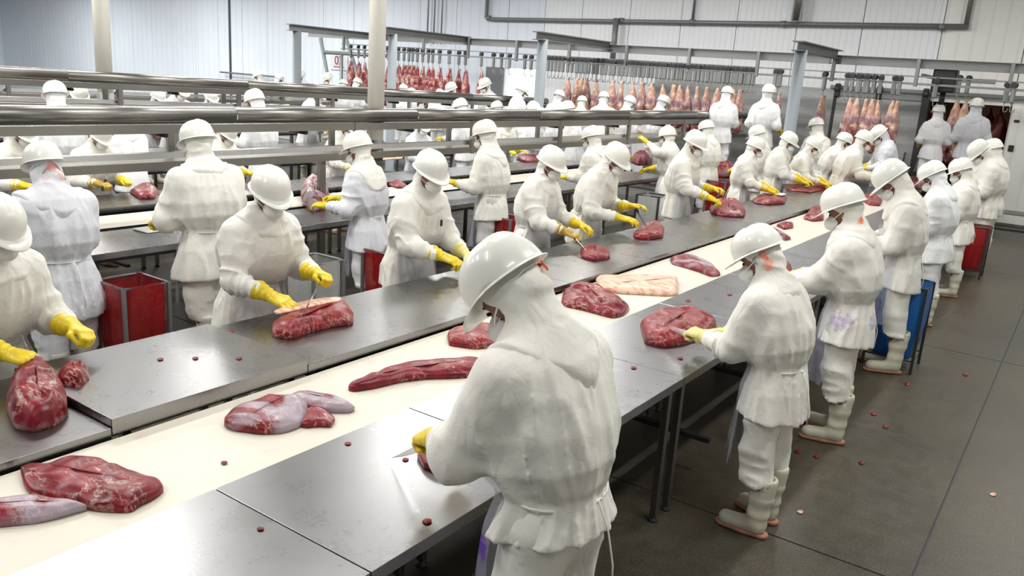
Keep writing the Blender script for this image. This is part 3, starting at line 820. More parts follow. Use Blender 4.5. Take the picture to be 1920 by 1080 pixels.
# ------------------------------------------------------------------ cutting lines
def steel_table(x0, x1, y0, y1, z, label, group=None, leg_x=None, lip=.05, nlegs=2, lipside=0, notch=True):
    r = empty('work_table', ((x0+x1)/2, (y0+y1)/2, 0), 0, label, 'table', group)
    ax, ay = (x1-x0)/2, (y1-y0)/2-.003
    MB().box(-ax, ax, -ay, ay, z-.004, z, .0015).build('tabletop', M['steel'], r)
    for s in (-1, 1):
        MB().box(s*ax-.002*s-(.003 if s > 0 else 0), s*ax-.002*s+(.003 if s < 0 else 0), -ay, ay, z-lip, z-.003).build('folded_edge', M['steel'], r)
    for s in (-1, 1): MB().box(-ax+.01, ax-.01, s*(ay-.0015)-.0015, s*(ay-.0015)+.0015, z-lip, z-.004).build('end_flange', M['steel'], r)
    MB().box(-ax+.06, ax-.06, -ay+.04, ay-.04, z-.09, z-.03).build('underframe', M['dark'], r)
    for lx in ((-ax+.05, ax-.05) if leg_x is None else leg_x):
        for ly in ((-ay+.08, ay-.08) if nlegs == 2 else (-ay+.08,)):
            l = MB().box(lx-.02, lx+.02, ly-.02, ly+.02, .03, z-.06, .003).build('leg', M['steel_rail'], r)
            MB().lathe([(.03, 0), (.03, .012), (.014, .02), (.014, .04)], 12, Matrix.Translation((lx, ly, 0))).build('foot', M['dark'], l)
    MB().box(-ax+.045, ax-.045, -.02, .02, .22, .25).build('cross_bar', M['dark'], r)
    return r
NT_SEAMS = [-1.0, .35, 1.66, 2.71, 4.07, 5.42, 6.82, 8.2, 9.6, 11.0, 12.4, 13.8, 15.2]
FT_SEAMS = [-.9, .4, 1.68, 2.74, 5.37, 7.6, 9.87, 12.2, 14.4]
names_near = ['in the bottom left foreground', 'nearest the camera at the lower left', 'below the leaning front worker', 'under the front worker with the bent back', 'under the second worker cutting red meat', 'between the second and third workers on the right', 'in front of the third worker on the right', 'beside the fourth worker on the right', 'beside the fifth worker on the right', 'beside the sixth worker on the right', 'beside the seventh worker on the right', 'at the far end of the right row']
for i in range(len(NT_SEAMS)-1):
    steel_table(-2.40, -1.60, NT_SEAMS[i], NT_SEAMS[i+1], .86, 'stainless steel worktable section ' + names_near[i], 'near worktable sections of the first line')
names_far = ['beyond the lower left corner', 'under the large meat piece at the left edge', 'raised above its neighbours, with bright reflections on its top', 'where the masked worker cuts a rib piece', 'beside the middle masked workers', 'with the thick marbled cut', 'where the far masked workers stand', 'at the far end of the belt']
for i in range(len(FT_SEAMS)-1):
    z = [.865, .865, .905, .875, .875, .87, .87, .87][i]
    steel_table(-3.98, -3.13, FT_SEAMS[i], FT_SEAMS[i+1], z, 'stainless steel worktable section ' + names_far[i], 'far worktable sections of the first line', lip=.05 if i != 2 else .08)
def belt_mat():
    m = principled('belt_cream', (.80, .76, .66), .45); t = NT(m); v = t.coord()
    c = t.mix(t.noise(v, 2.5, 4), (.64, .595, .50), (.70, .66, .57))
    c = t.mix(t.math('MULTIPLY', t.ramp(t.noise(v, 6, 5, .65, .6), [(.6, 0.), (.74, 1.)]), .35), c, (.66, .42, .38))
    t.to('Base Color', c); t.bump(t.noise(v, 60, 3), .08, .002); return m
M['belt'] = belt_mat()
def belt_line(x0, x1, y0, y1, z, label):
    r = empty('conveyor_belt', ((x0+x1)/2, 0, 0), 0, label, 'conveyor')
    a = (x1-x0)/2; n = 10; prof = []
    for k in range(n+1): t = math.pi/2-math.pi*k/n; prof.append((y1+.05*math.cos(t), z-.052+.05*math.sin(t)))
    for k in range(n+1): t = -math.pi/2-math.pi*k/n; prof.append((y0+.05*math.cos(t), z-.052+.05*math.sin(t)))
    V = [(sx*(a-.012), y, zz+.002) for sx in (-1, 1) for y, zz in prof]; m_ = len(prof)
    F = [(k, (k+1) % m_, m_+(k+1) % m_, m_+k) for k in range(m_)]
    link('belt', MB().add(V, F, True).me('belt', M['belt']), r)
    MB().box(-a+.02, a-.02, y0+.1, y1-.1, z-.045, z-.012).build('slider_bed', M['dark'], r)
    for s in (-1, 1):
        MB().box(s*a-.006, s*a+.006, y0, y1, z-.11, z-.035).build('side_rail', M['dark'], r)
    for sx in (-1, 1):
        y = y0+.6
        while y < y1:
            MB().box(sx*(a-.05)-.02, sx*(a-.05)+.02, y-.02, y+.02, 0, z-.10).build('leg', M['dark'], r); y += 2.7
    return r
belt_line(-3.12, -2.41, -1.0, 15.3, .825, 'long cream conveyor belt carrying meat cuts down the middle of the first line')
# second line
L2N = [-2.2, -.3, 1.6, 3.5, 5.4, 6.75]; L2N2 = [7.15, 9.0, 10.9, 12.8, 14.7]
def line_tables(x0, x1, seams, z, what, grp):
    n = len(seams)-1; od = ['nearest', 'second', 'third', 'fourth', 'fifth', 'sixth', 'seventh', 'eighth']
    for i in range(n): steel_table(x0, x1, seams[i], seams[i+1], z, what.replace('stainless steel worktable section', 'steel worktable') + (', ' + ('farthest' if i == n-1 else od[i]) + ' from the camera' if n > 2 else ''), grp)
line_tables(-6.90, -6.13, [-2.2, .2, 2.4, 4.6, 7.0, 9.2, 11.4, 13.6], .86, 'stainless steel worktable section on the near side of the second line', 'near worktables of the second line')
line_tables(-8.66, -7.90, [-2.2, .1, 2.3, 3.9, 5.19, 7.4, 9.6, 11.8, 14.0], .87, 'stainless steel worktable section on the far side of the second line', 'far worktables of the second line')
belt_line(-7.74, -7.14, -2.2, 14.2, .83, 'cream conveyor belt of the second line behind the row of white backs')
# third and fourth lines
line_tables(-11.25, -10.45, [-1, 2.5, 6, 9.5, 13], .86, 'stainless steel worktable section on the near side of the third line', 'near worktables of the third line')
line_tables(-12.75, -11.95, [7.3, 9.5, 13], .86, 'stainless steel worktable section beyond the left column on the third line', 'far worktables of the third line')
line_tables(-12.75, -11.95, [-1, 2.5, 6.5], .86, 'stainless steel worktable section on the far side of the third line', 'far worktables of the third line')
belt_line(-11.93, -11.28, -1, 13, .83, 'cream conveyor belt of the third line under the upper steel conveyor')
line_tables(-15.7, -14.9, [0, 3.5, 7, 10.5, 13.5], .86, 'stainless steel worktable section on the near side of the fourth line', 'near worktables of the fourth line')
belt_line(-16.4, -15.75, 0, 13.5, .83, 'cream conveyor belt of the fourth line far at the back left')
line_tables(-17.3, -16.5, [0, 3.5, 7, 10.5, 13.5], .86, 'stainless steel worktable section on the far side of the fourth line', 'far worktables of the fourth line')
# overhead return conveyors: rounded cover, two side rails, lower trough, posts
def overhead(A, B, zt, zb, label, nseg, wid=.46, post_every=2.0, legs=()):
    A = np.array(A); B = np.array(B); L = float(np.linalg.norm(B-A)); yaw = math.atan2(B[1]-A[1], B[0]-A[0])-math.pi/2
    r = empty('overhead_conveyor', (A[0], A[1], 0), yaw, label, 'conveyor')
    zt0, zt1 = zt; zb0, zb1 = zb
    sl = lambda y: zt0+(zt1-zt0)*y/L
    sb = lambda y: zb0+(zb1-zb0)*y/L
    n = nseg
    for k in range(n):                                       # cover pieces, pipe-like round with a flat back
        y0, y1 = L*k/n+.004, L*(k+1)/n-.004; pr = []
        for q in range(15):
            t = -2.2+q*2.9/14; pr.append((wid/2+.04+.062*math.sin(t+1.1)*1.0-.03, .062*math.cos(t+1.1)*1.0-.055))
        pr = [(wid/2-.22, -.012)]+[(wid/2-.02, -.004)]+[(wid/2-.02+.075*math.sin(t), -.079+.075*math.cos(t)) for t in [i*math.pi*.92/9 for i in range(1, 10)]]
        V = []
        for y in (y0, y1):
            for px_, pz_ in pr: V.append((px_, y, sl(y)+pz_))
            for px_, pz_ in pr[::-1]: V.append((px_*.985, y, sl(y)+pz_-.006))
        m_ = len(pr)*2; F = [(i, (i+1) % m_, m_+(i+1) % m_, m_+i) for i in range(m_)]+[tuple(range(m_))[::-1], tuple(range(m_, 2*m_))]
        link('cover', MB().add(V, F, True).me('cover', M['steel_rail']), r)
    def beam(x0, x1, f, dz0, dz1, name, mat):
        V = [(x, y, f(y)+dz) for y in (0, L) for x in (x0, x1) for dz in (dz0, dz1)]
        F = [(0, 1, 3, 2), (4, 6, 7, 5), (0, 4, 5, 1), (2, 3, 7, 6), (0, 2, 6, 4), (1, 5, 7, 3)]
        link(name, MB().add(V, F).me(name, mat), r)
    beam(wid/2-.03, wid/2+.0, sl, -.245, -.165, 'side_rail', M['steel_rail']); beam(-wid/2, -wid/2+.03, sl, -.245, -.165, 'side_rail', M['steel_rail'])
    beam(-wid/2+.03, wid/2-.03, sl, -.19, -.175, 'slider_bed', M['dark'])
    beam(wid/2-.03, wid/2, sb, 0, .075, 'side_rail', M['steel_rail']); beam(-wid/2, -wid/2+.03, sb, 0, .075, 'side_rail', M['steel_rail'])
    beam(-wid/2+.03, wid/2-.03, sb, .05, .06, 'belt', M['belt'])
    V = []; n2 = 8
    for y in (0, L):
        for i in range(n2+1): t = math.pi*i/n2*.5; V.append((wid/2-.10-.14*math.sin(t)-.0, y, sb(y)+.135+.055*math.cos(t)*0+.05*(math.cos(t)-1)))
    F = [(i, i+1, n2+2+i, n2+1+i) for i in range(n2)]
    beam(wid/2-.14, wid/2-.06, sb, .10, .155, 'guide_trough', M['steel_bright'])
    y = .55
    while y < L:
        for sx in (wid/2-.015, -wid/2+.015):
            MB().box(sx-.022, sx+.022, y-.035, y+.035, sb(y)-.01, sl(y)-.16, .003).build('upright', M['steel_rail'], r)
        MB().box(-wid/2, wid/2, y-.02, y+.02, sb(y)+.0, sb(y)+.04).build('cross_bar', M['dark'], r)
        y += post_every
    y = 1.1
    while y < L:
        MB().tube([(-.12, y, sl(y)-.27), (.16, y, sl(y)-.27)], .022, 8).build('return_roller', M['black'], r); y += 1.6
    c_, s_ = math.cos(-yaw), math.sin(-yaw)
    for y, xs_ in legs:
        loc = []
        for wx in xs_:
            dx, dy = wx-A[0], y-A[1]; lx, ly = dx*c_-dy*s_, dx*s_+dy*c_; loc.append((lx, ly))
            MB().box(lx-.03, lx+.03, ly-.04, ly+.04, 0, sb(ly)+.02, .004).build('leg', M['steel_rail'], r)
        MB().box(loc[0][0]-.03, loc[1][0]+.03, min(loc[0][1], loc[1][1])-.03, max(loc[0][1], loc[1][1])+.03, sb(loc[0][1])-.05, sb(loc[0][1])-.002).build('cross_bar', M['steel_rail'], r)
    return r
overhead((-7.50, .2), (-6.45, 17.6), (1.90, 2.0), (1.31, 1.45), 'nearer overhead steel conveyor with a round cover running above the second line', 7, legs=[(6.36, (-7.825, -7.055)), (11.0, (-7.825, -7.055)), (2.2, (-7.825, -7.055)), (16.0, (-6.9, -6.4))])
overhead((-12.2, .2), (-11.6, 17.6), (2.17, 1.93), (1.62, 1.38), 'farther overhead steel conveyor crossing the picture below the far left wall', 6, legs=[(6.9, (-12.3, -11.6)), (14., (-12.1, -11.4))])
overhead((-16.2, .5), (-16.0, 14.6), (2.02, 1.90), (1.5, 1.4), 'faint third overhead conveyor seen between the rails at the back left', 4, legs=[(13.8, (-16.4, -15.7))])
# ------------------------------------------------------------------ meat
def meat_mat(name, red=(.25, .006, .016), dark=(.09, .003, .008), fat=(.74, .56, .46), fat_amt=.35, silver=.2, scale=9., seed=0., silver_col=(.36, .29, .34), shank=False):
    m = principled(name, red, .28); t = NT(m); v = t.coord(loc=(seed, seed*.7, seed*.3))
    va = t.coord(scale=(1, 2.2, 1), loc=(seed, seed*.7, 0), rot=(0, 0, .7+seed)); a = t.noise(va, scale, 6, .62, .5); b = t.noise(va, scale*.8, 6, .65, .4); s = t.noise(v, scale*.45, 3, .5, .8)
    vs = t.coord(scale=(1, 3.2, 1), loc=(seed, 0, 2)); fib = t.noise(vs, scale*4, 3, .6)
    c = t.mix(t.ramp(a, [(.35, 0.), (.65, 1.)]), dark, red)
    c = t.mix(t.math('MULTIPLY', fib, .2), c, tuple(min(1, x*1.5) for x in red))
    lo = .74-.30*fat_amt
    rd = t.math('ABSOLUTE', t.math('SUBTRACT', b, .5)); vein = t.ramp(rd, [(0., 1.), (.012+.05*fat_amt, 0.)])
    c = t.mix(t.math('MULTIPLY', s_ := t.ramp(s, [(.62-.25*silver, 0.), (.74-.25*silver, 1.)]), min(1., .25+silver)), c, silver_col)
    c = t.mix(t.math('MULTIPLY', vein, t.math('MULTIPLY', t.ramp(t.noise(v, scale*.6, 2), [(.42, 0.), (.6, 1.)]), min(1., .35+fat_amt))), c, fat)
    c = t.mix(t.ramp(a, [(lo, 0.), (lo+.07, 1.)]), c, fat)
    if shank:
        zc = t.n('SeparateXYZ', {0: t.n('TexCoord').outputs['Object']}).outputs[2]
        k = t.ramp(t.math('ADD', t.math('ADD', zc, .55), t.math('MULTIPLY', t.math('SUBTRACT', a, .5), .5)), [(.15, 0.), (.42, .8)])
        c = t.mix(k, c, (.62, .40, .30))
        k2 = t.ramp(t.math('ABSOLUTE', t.math('ADD', zc, .42)), [(.03, .55), (.16, 0.)]); c = t.mix(t.math('MULTIPLY', k2, t.ramp(b, [(.42, 0.), (.58, 1.)])), c, (.22, .20, .28))
    t.to('Base Color', c); t.to('Roughness', t.math('ADD', t.math('MULTIPLY', a, .3), .18))
    t.b.inputs['Specular IOR Level'].default_value = .42
    t.bump(t.math('ADD', t.math('MULTIPLY', fib, .25), a), .35, .006); return m
MM = dict(
    lean=meat_mat('meat_lean', fat_amt=.18, silver=.05, scale=10), silver=meat_mat('meat_silverskin', fat_amt=.25, silver=.75, scale=9, seed=3.),
    mixed=meat_mat('meat_mixed', fat_amt=.3, silver=.25, scale=9, seed=7.), ribs=meat_mat('meat_ribs', red=(.30, .008, .014), fat_amt=.32, silver=0., scale=16, seed=5.),
    fatty=meat_mat('meat_fat', red=(.55, .20, .14), dark=(.60, .34, .24), fat=(.80, .58, .44), fat_amt=.95, silver=0., scale=12, seed=9.),
    carc_red=meat_mat('carcass_red', red=(.26, .035, .035), dark=(.14, .014, .02), fat=(.62, .46, .40), fat_amt=.62, silver=.2, scale=9, seed=2.),
    carc_pink=meat_mat('carcass_pink', red=(.34, .12, .10), dark=(.17, .04, .05), fat=(.60, .45, .35), fat_amt=.66, silver=.3, scale=8, seed=4., shank=True),
    carc_yellow=meat_mat('carcass_yellow', red=(.30, .08, .08), dark=(.18, .04, .05), fat=(.60, .44, .20), fat_amt=.8, silver=.1, scale=5, seed=6., shank=True),
    carc_dark=meat_mat('carcass_dark', red=(.20, .03, .02), dark=(.08, .012, .01), fat=(.5, .26, .14), fat_amt=.35, silver=0., scale=6, seed=8.))
def meat(pix, z, h, mat, label, spine=.55, lump=.35, seed=1, name='meat_cut', group=None, step=None, zoff=None, cat='meat'):
    """a cut whose outline is given where it lies on a table or belt of height z"""
    P = np.array([at(u, v, z=z+h*.30)[:2] for u, v in pix]); c = P.mean(0)
    area = .5*np.sum(P[:, 0]*np.roll(P[:, 1], -1)-P[:, 1]*np.roll(P[:, 0], -1))
    if area < 0: P = P[::-1]
    N = 64; L = np.r_[0, np.cumsum(np.linalg.norm(np.roll(P, -1, 0)-P, axis=1))]; Q = np.vstack([P, P[:1]])
    s = np.linspace(0, L[-1], N, endpoint=False); B = np.stack([np.interp(s, L, Q[:, 0]), np.interp(s, L, Q[:, 1])], 1)
    for _ in range(1): B = .5*B+.25*(np.roll(B, 1, 0)+np.roll(B, -1, 0))
    u, sv, vt = np.linalg.svd(B-c, full_matrices=False); ax = vt[0]; pr = (B-c)@ax; hl = (pr.max()-pr.min())/2; mid = c+ax*(pr.max()+pr.min())/2
    tt = np.clip((B-mid)@ax, -hl*spine, hl*spine); S = mid+tt[:, None]*ax
    R = 12; V = []; ks = [0, .02, .07, .14, .24, .36, .5, .64, .78, .9, 1.0]
    rg = np.random.default_rng(seed); o = rg.random(3)*20
    for k in ks:
        q = B+(S-B)*k; prof = math.sqrt(1-(1-min(1, k*1.9))**2) if k < .53 else 1.
        prof = prof*.86+.14*min(1, k*1.2)
        nz = vnoise(q[:, 0]*16+o[0], q[:, 1]*16+o[1], q[:, 0]*0+o[2]); rd = ridge(q[:, 0]*9+o[1], q[:, 1]*9+o[2], q[:, 0]*0+o[0])
        zz = h*prof*(1-lump+lump*(nz*.9+rd*.7))
        bul = (B-S)/np.maximum(np.linalg.norm(B-S, axis=1), 1e-5)[:, None]*(.006*math.sin(min(1, k*6)*math.pi)) if k < .2 else 0
        q = q+bul
        V += [(x, y, z_) for x, y, z_ in zip(q[:, 0]-c[0], q[:, 1]-c[1], np.maximum(zz, 0 if k == 0 else .002))]
    F = []
    for i in range(len(ks)-1):
        for k in range(N): F.append((i*N+k, i*N+(k+1) % N, (i+1)*N+(k+1) % N, (i+1)*N+k))
    b = len(V); V.append((0, 0, 0))
    for k in range(N): F.append((b, (k+1) % N, k))
    # close the top along the spine
    top = (len(ks)-1)*N
    order = list(range(N)); F.append(tuple(top+k for k in order))
    me = mesh(name, V, F, mat)
    o_ = link(name, me); o_.location = (c[0], c[1], (zoff if zoff is not None else z)+.001)
    return fin(o_, label, cat, group)
T1, TB, TF, TR = .86, .827, .875, .905
c3 = lambda L, oy=720: [(x/3, oy+y/3) for x, y in L]
meat(c3([(110, 460), (190, 470), (270, 470), (330, 435), (400, 415), (490, 400), (560, 415), (640, 450), (720, 480), (820, 510), (890, 530), (930, 580), (880, 620), (830, 650), (770, 670), (755, 700), (690, 704), (600, 700), (520, 695), (440, 660), (330, 640), (230, 620), (160, 600), (130, 550)]), TB, .055, MM['mixed'], 'large flat dark red cut with silver skin spread on the belt at the lower left', seed=2, lump=.55)
meat(c3([(-160, 672), (0, 662), (150, 650), (280, 655), (420, 665), (500, 690), (420, 710), (320, 740), (200, 765), (0, 785), (-160, 792)]), TB, .05, MM['silver'], 'long narrow red strip of meat on the belt cut off by the left edge', seed=3)
meat(c3([(1255, 205), (1300, 150), (1370, 110), (1450, 90), (1550, 75), (1640, 78), (1700, 90), (1730, 120), (1730, 170), (1690, 225), (1600, 255), (1520, 262), (1450, 262), (1380, 250), (1320, 245), (1270, 225)]), TB, .065, MM['silver'], 'rounded purple-grey cut covered by silver skin on the near belt', seed=4)
meat(c3([(1715, 150), (1800, 140), (1860, 170), (1885, 200), (1860, 235), (1800, 230), (1720, 238), (1680, 225)]), TB, .035, MM['mixed'], 'small white and red scrap end joined to the rounded purple-grey cut', seed=5)
meat([(540, 744), (555, 738), (580, 737), (620, 745), (655, 757), (667, 765), (655, 770), (620, 770), (585, 764), (560, 757)], TB, .045, MM['silver'], 'tapering shank with white tendon tip behind the rounded purple-grey cut', seed=6)
meat([(648, 724), (690, 708), (730, 690), (775, 680), (830, 676), (880, 672), (915, 675), (915, 695), (890, 702), (850, 705), (800, 706), (750, 712), (700, 724), (660, 730)], TB, .055, MM['lean'], 'long dark red tenderloin tapering to a point on the belt', seed=7)
meat([(838, 628), (845, 618), (875, 612), (900, 610), (940, 616), (945, 645), (890, 650), (842, 643)], TB, .06, MM['ribs'], 'red meat piece with a white fat edge below the front worker mask', seed=8)
meat([(1052, 562), (1057, 545), (1080, 535), (1110, 536), (1140, 545), (1160, 560), (1182, 574), (1170, 587), (1150, 592), (1120, 584), (1090, 576), (1060, 570)], TB, .075, MM['mixed'], 'thick folded dark red cut on the belt beside the pale fat slab', seed=9, lump=.5)
meat([(1115, 516), (1200, 517), (1270, 522), (1272, 550), (1255, 552), (1200, 549), (1150, 546), (1120, 538)], TB, .06, MM['fatty'], 'pale pink fat-covered slab lying behind the folded dark red cut', seed=10, spine=.7, lump=.15)
meat([(1256, 484), (1280, 477), (1310, 483), (1335, 495), (1352, 514), (1335, 517), (1310, 507), (1280, 498), (1260, 493)], TB, .05, MM['silver'], 'slender red cut with grey skin on the belt left of the second worker', seed=11)
meat([(1200, 603), (1215, 590), (1250, 584), (1300, 583), (1335, 590), (1345, 608), (1320, 628), (1280, 640), (1245, 645), (1210, 637)], T1, .085, MM['ribs'], 'bright red rib piece on the steel table under the second worker knife', seed=12, lump=.45)
meat([(1455, 500), (1468, 494), (1483, 500), (1485, 515), (1470, 523), (1456, 517)], T1, .07, MM['lean'], 'small dark red meat lump on the table before the third worker', seed=13)
meat([(1425, 424), (1445, 426), (1470, 437), (1484, 447), (1465, 451), (1440, 442)], TB, .045, MM['silver'], 'thin red strip on the belt, front one of a pair above the second worker helmet', seed=14)
meat([(1456, 422), (1470, 417), (1487, 419), (1487, 426), (1470, 429)], TB, .045, MM['lean'], 'short dark red piece behind the thin strip on the belt', seed=15)
meat([(1506, 408), (1520, 392), (1532, 388), (1543, 400), (1545, 411), (1525, 413)], TB, .07, MM['mixed'], 'triangular red and white meat piece on the belt left of the third worker helmet', seed=16)
meat([(1610, 372), (1620, 364), (1640, 364), (1655, 375), (1650, 385), (1630, 383)], TB, .06, MM['mixed'], 'dark marbled cut on the belt beside the fourth worker', seed=17)
meat([(1605, 387), (1613, 384), (1621, 391), (1612, 394)], TB, .02, MM['lean'], 'tiny red meat scrap on the belt beside the fourth worker', seed=18, name='meat_scrap')
meat([(1682, 346), (1700, 333), (1730, 334), (1755, 342), (1745, 352), (1715, 350)], TB, .08, MM['mixed'], 'pile of red trimmings on the belt between the fourth and fifth workers', seed=19)
meat([(1508, 352), (1540, 342), (1585, 341), (1612, 350), (1618, 356), (1590, 359), (1550, 355)], TF, .06, MM['lean'], 'long dark red cut on the far table under three masked workers', seed=20)
meat([(1458, 347), (1490, 343), (1530, 345), (1550, 354), (1520, 360), (1480, 356)], TF, .05, MM['mixed'], 'marbled red cut on the far table left of the long dark one', seed=21)
meat([(1410, 374), (1430, 363), (1460, 362), (1475, 370), (1472, 380), (1440, 382), (1415, 379)], TF, .06, MM['mixed'], 'dark red cut under a white board before a masked worker', seed=22)
meat([(1330, 388), (1342, 376), (1370, 375), (1392, 383), (1399, 396), (1396, 404), (1360, 403), (1335, 397)], TF, .085, MM['mixed'], 'thick red and white marbled cut before the worker with the raised knife', seed=23, lump=.5)
meat([(1187, 438), (1202, 424), (1230, 419), (1246, 428), (1244, 441), (1215, 446), (1190, 444)], TF, .075, MM['ribs'], 'small red rib piece before the masked worker beside the clear bag', seed=24)
meat([(1088, 466), (1110, 461), (1143, 470), (1144, 482), (1115, 487), (1090, 480)], TF, .055, MM['lean'], 'flat dark red cut before the worker with grey smeared gloves', seed=25)
meat([(508, 612), (520, 600), (560, 588), (600, 580), (650, 573), (663, 588), (663, 602), (620, 608), (580, 618), (545, 630), (512, 624)], TF, .085, MM['ribs'], 'rib loin piece with a pale fat top under the gloves of the left masked worker', seed=26, lump=.3)
meat([(512, 605), (560, 588), (600, 580), (640, 577), (640, 584), (600, 592), (550, 604), (520, 610)], TF, .02, MM['fatty'], 'thin pale fat cap lying along the rib loin piece', seed=27, zoff=TF+.07, lump=.1)
meat([(10, 755), (22, 715), (50, 700), (90, 696), (112, 712), (125, 738), (127, 765), (100, 785), (60, 795), (25, 787)], .865, .13, MM['mixed'], 'big red and silver shoulder cut on the left edge table', seed=28, lump=.4)
meat([(108, 712), (125, 696), (165, 697), (168, 716), (150, 730), (120, 728)], .865, .10, MM['mixed'], 'knotted red bone end next to the big shoulder cut at left', seed=29, lump=.5)
meat([(782, 850), (800, 838), (830, 845), (850, 870), (830, 885), (795, 872)], T1, .05, MM['ribs'], 'red meat half hidden under the front worker sleeve', seed=30)
for i, (u, v, z) in enumerate([(800, 978, T1), (488, 992, T1), (1188, 690, T1), (652, 832, T1), (300, 674, TR), (366, 672, TR), (448, 672, TR), (760, 862, T1), (1275, 672, T1), (432, 622, TF), (420, 868, TB), (540, 798, TB), (1368, 552, T1), (1290, 563, T1)]):
    s_ = 7 if i in (0,) else 4
    meat([(u-s_, v), (u-s_*.3, v-s_*.6), (u+s_*.9, v-s_*.5), (u+s_, v+s_*.3), (u, v+s_*.6)], z, .006, MM['ribs'], 'tiny red scrap of meat lying on the steel table or belt', seed=40+i, name='meat_scrap', group='meat scraps on the first line')
for i, (u, v) in enumerate([(1495, 847), (1530, 856), (1615, 868), (1638, 776), (1500, 960), (1447, 973), (1810, 52+650), (1700, 720), (1660, 800), (1862, 927)]):
    meat([(u-5, v), (u-1, v-3), (u+5, v-2), (u+4, v+2), (u, v+3)], 0, .010, MM['ribs'] if i not in (4, 9) else MM['fatty'], 'tiny scrap of meat or fat fallen on the dark floor', seed=60+i, name='meat_scrap', group='scraps on the floor')
# second line meats
meat([(243, 358), (255, 350), (285, 347), (298, 358), (290, 370), (262, 371)], .87, .07, MM['mixed'], 'red marbled cut at the glove of the headless worker behind the second line', seed=80)
meat([(563, 358), (572, 342), (592, 335), (612, 345), (618, 365), (610, 385), (585, 390), (567, 378)], .86, .16, MM['silver'], 'plastic-wrapped purple-red meat bundle held by a worker seen from behind', seed=81)
meat([(728, 346), (740, 338), (758, 344), (766, 351), (745, 352)], .83, .05, MM['lean'], 'dark red cut on the second belt right of the cream column', seed=82)
meat([(968, 298), (975, 288), (1000, 284), (1012, 292), (1008, 301), (985, 302)], .87, .10, MM['mixed'], 'pink and red cut behind the second line at the centre', seed=83)
meat([(1182, 300), (1188, 293), (1208, 291), (1220, 297), (1216, 305), (1196, 306)], .87, .18, MM['mixed'], 'dark red cut behind the worker with the raised arm', seed=84)
meat([(1335, 325), (1338, 318), (1366, 315), (1376, 321), (1372, 328)], .87, .25, MM['mixed'], 'pile of red trimmings at the far end of the second line', seed=85)
meat([(690, 298), (695, 292), (740, 286), (757, 289), (755, 296), (700, 301)], .86, .06, MM['fatty'], 'long salmon pink slab on the third line just right of the column', seed=86)
meat([(541, 285), (550, 277), (570, 275), (584, 279), (580, 285), (556, 288)], .86, .06, MM['ribs'], 'red trimmings heaped on the third line table left of the column', seed=87)
meat([(500, 301), (508, 296), (528, 296), (531, 302), (515, 305)], .86, .05, MM['ribs'], 'small red trimmings beside the dark crates under the third line', seed=88)
for i, (u, v, l) in enumerate([(340, 249, 'left of the tall white back'), (400, 247, 'right of the tall hood'), (300, 252, 'near the yellow glove'), (430, 240, 'below the upper rail'), (45, 240, 'at the far left'), (390, 250, 'just past the hood')]):
    meat([(u-14, v+3), (u-5, v-2), (u+9, v-1), (u+14, v+4), (u, v+7)], .86, .12, MM['lean'], 'dark red cut between the rails, ' + l, seed=100+i)
# ------------------------------------------------------------------ hook rail, trolleys, carcasses
RY = 17.3
beamz = lambda x: 3.29+(-.10)*(x+17)/15.6
hr = empty('hook_rail', (0, RY, 0), 0, 'long grey steel beam and track carrying meat hooks along the far wall', 'rail')
def sbeam(x0, x1, y0, y1, dz0, dz1, name, mat, par, f=beamz):
    V = [(x, y, f(x)+dz) for x in (x0, x1) for y in (y0, y1) for dz in (dz0, dz1)]
    F = [(0, 1, 3, 2), (4, 6, 7, 5), (0, 4, 5, 1), (2, 3, 7, 6), (0, 2, 6, 4), (1, 5, 7, 3)]
    return link(name, MB().add(V, F).me(name, mat), par)
for (a, b) in ((-19.8, -14.3), (-14.28, -9.1), (-9.08, -4.6), (-4.58, 2.5)):
    sbeam(a, b, -.008, .008, -.16, 0, 'beam_web', M['galv'], hr); sbeam(a, b, -.06, .06, -.012, 0, 'beam_flange', M['galv'], hr); sbeam(a, b, -.06, .06, -.17, -.158, 'beam_flange', M['galv'], hr)
sbeam(-18.3, 2.5, -.10, -.07, -.335, -.31, 'upper_track', M['galv'], hr); sbeam(-18.3, 2.5, -.11, -.07, -.475, -.435, 'lower_track', M['galv'], hr)
xx = -18.2
while xx < 2.4:
    MB().box(xx-.03, xx+.03, -.13, -.055, beamz(xx)-.50, beamz(xx)-.0, .004).build('hanger', M['galv'], hr); xx += 1.52
# posts and cross beams
for i, (px, lab) in enumerate(((557, 'leftmost grey post of the rail frame against the blue-white wall'), (737, 'grey frame post just right of the cream column'), (1019, 'grey frame post in the centre before the bright doorway'), (1503, 'grey round frame post at the right between the carcasses'))):
    y = 14.5 if px < 1400 else 14.95; q = at(px, (60, 62, 66, 92)[i], y=y); zt = 3.30
    f = empty('frame_post', (q[0], y, 0), 0, lab, 'post')
    MB().lathe([(.16, 0), (.16, .02), (.105, .03), (.105, zt-.14)], 20).build('post', M['galv_light'], f)
    MB().box(-.10, .10, -.25, RY-y, zt-.02, zt).box(-.008, .008, -.25, RY-y, zt-.15, zt-.02).box(-.10, .10, -.25, RY-y, zt-.165, zt-.15).build('cross_beam', M['galv'], f)
# far-left bracing under the beam
f = empty('brace_frame', (-20.4, 19.3, 0), 0, 'grey braced frame with slanting struts beside the 02 sign', 'frame')
MB().tube([(-.9, 0, 2.75), (1.9, 0, 2.75)], .06, 8).build('cross_bar', M['galv'], f)
for a, b in (((-1.1, 0, 3.2), (-.3, 0, .5)), ((.1, 0, 3.2), (1.3, 0, .8))): MB().tube([a, b], .06, 8).build('strut', M['galv_light'], f)
MB().tube([(-.1, 0, 2.75), (-.1, 0, 0)], .05, 8).build('strut', M['galv'], f)
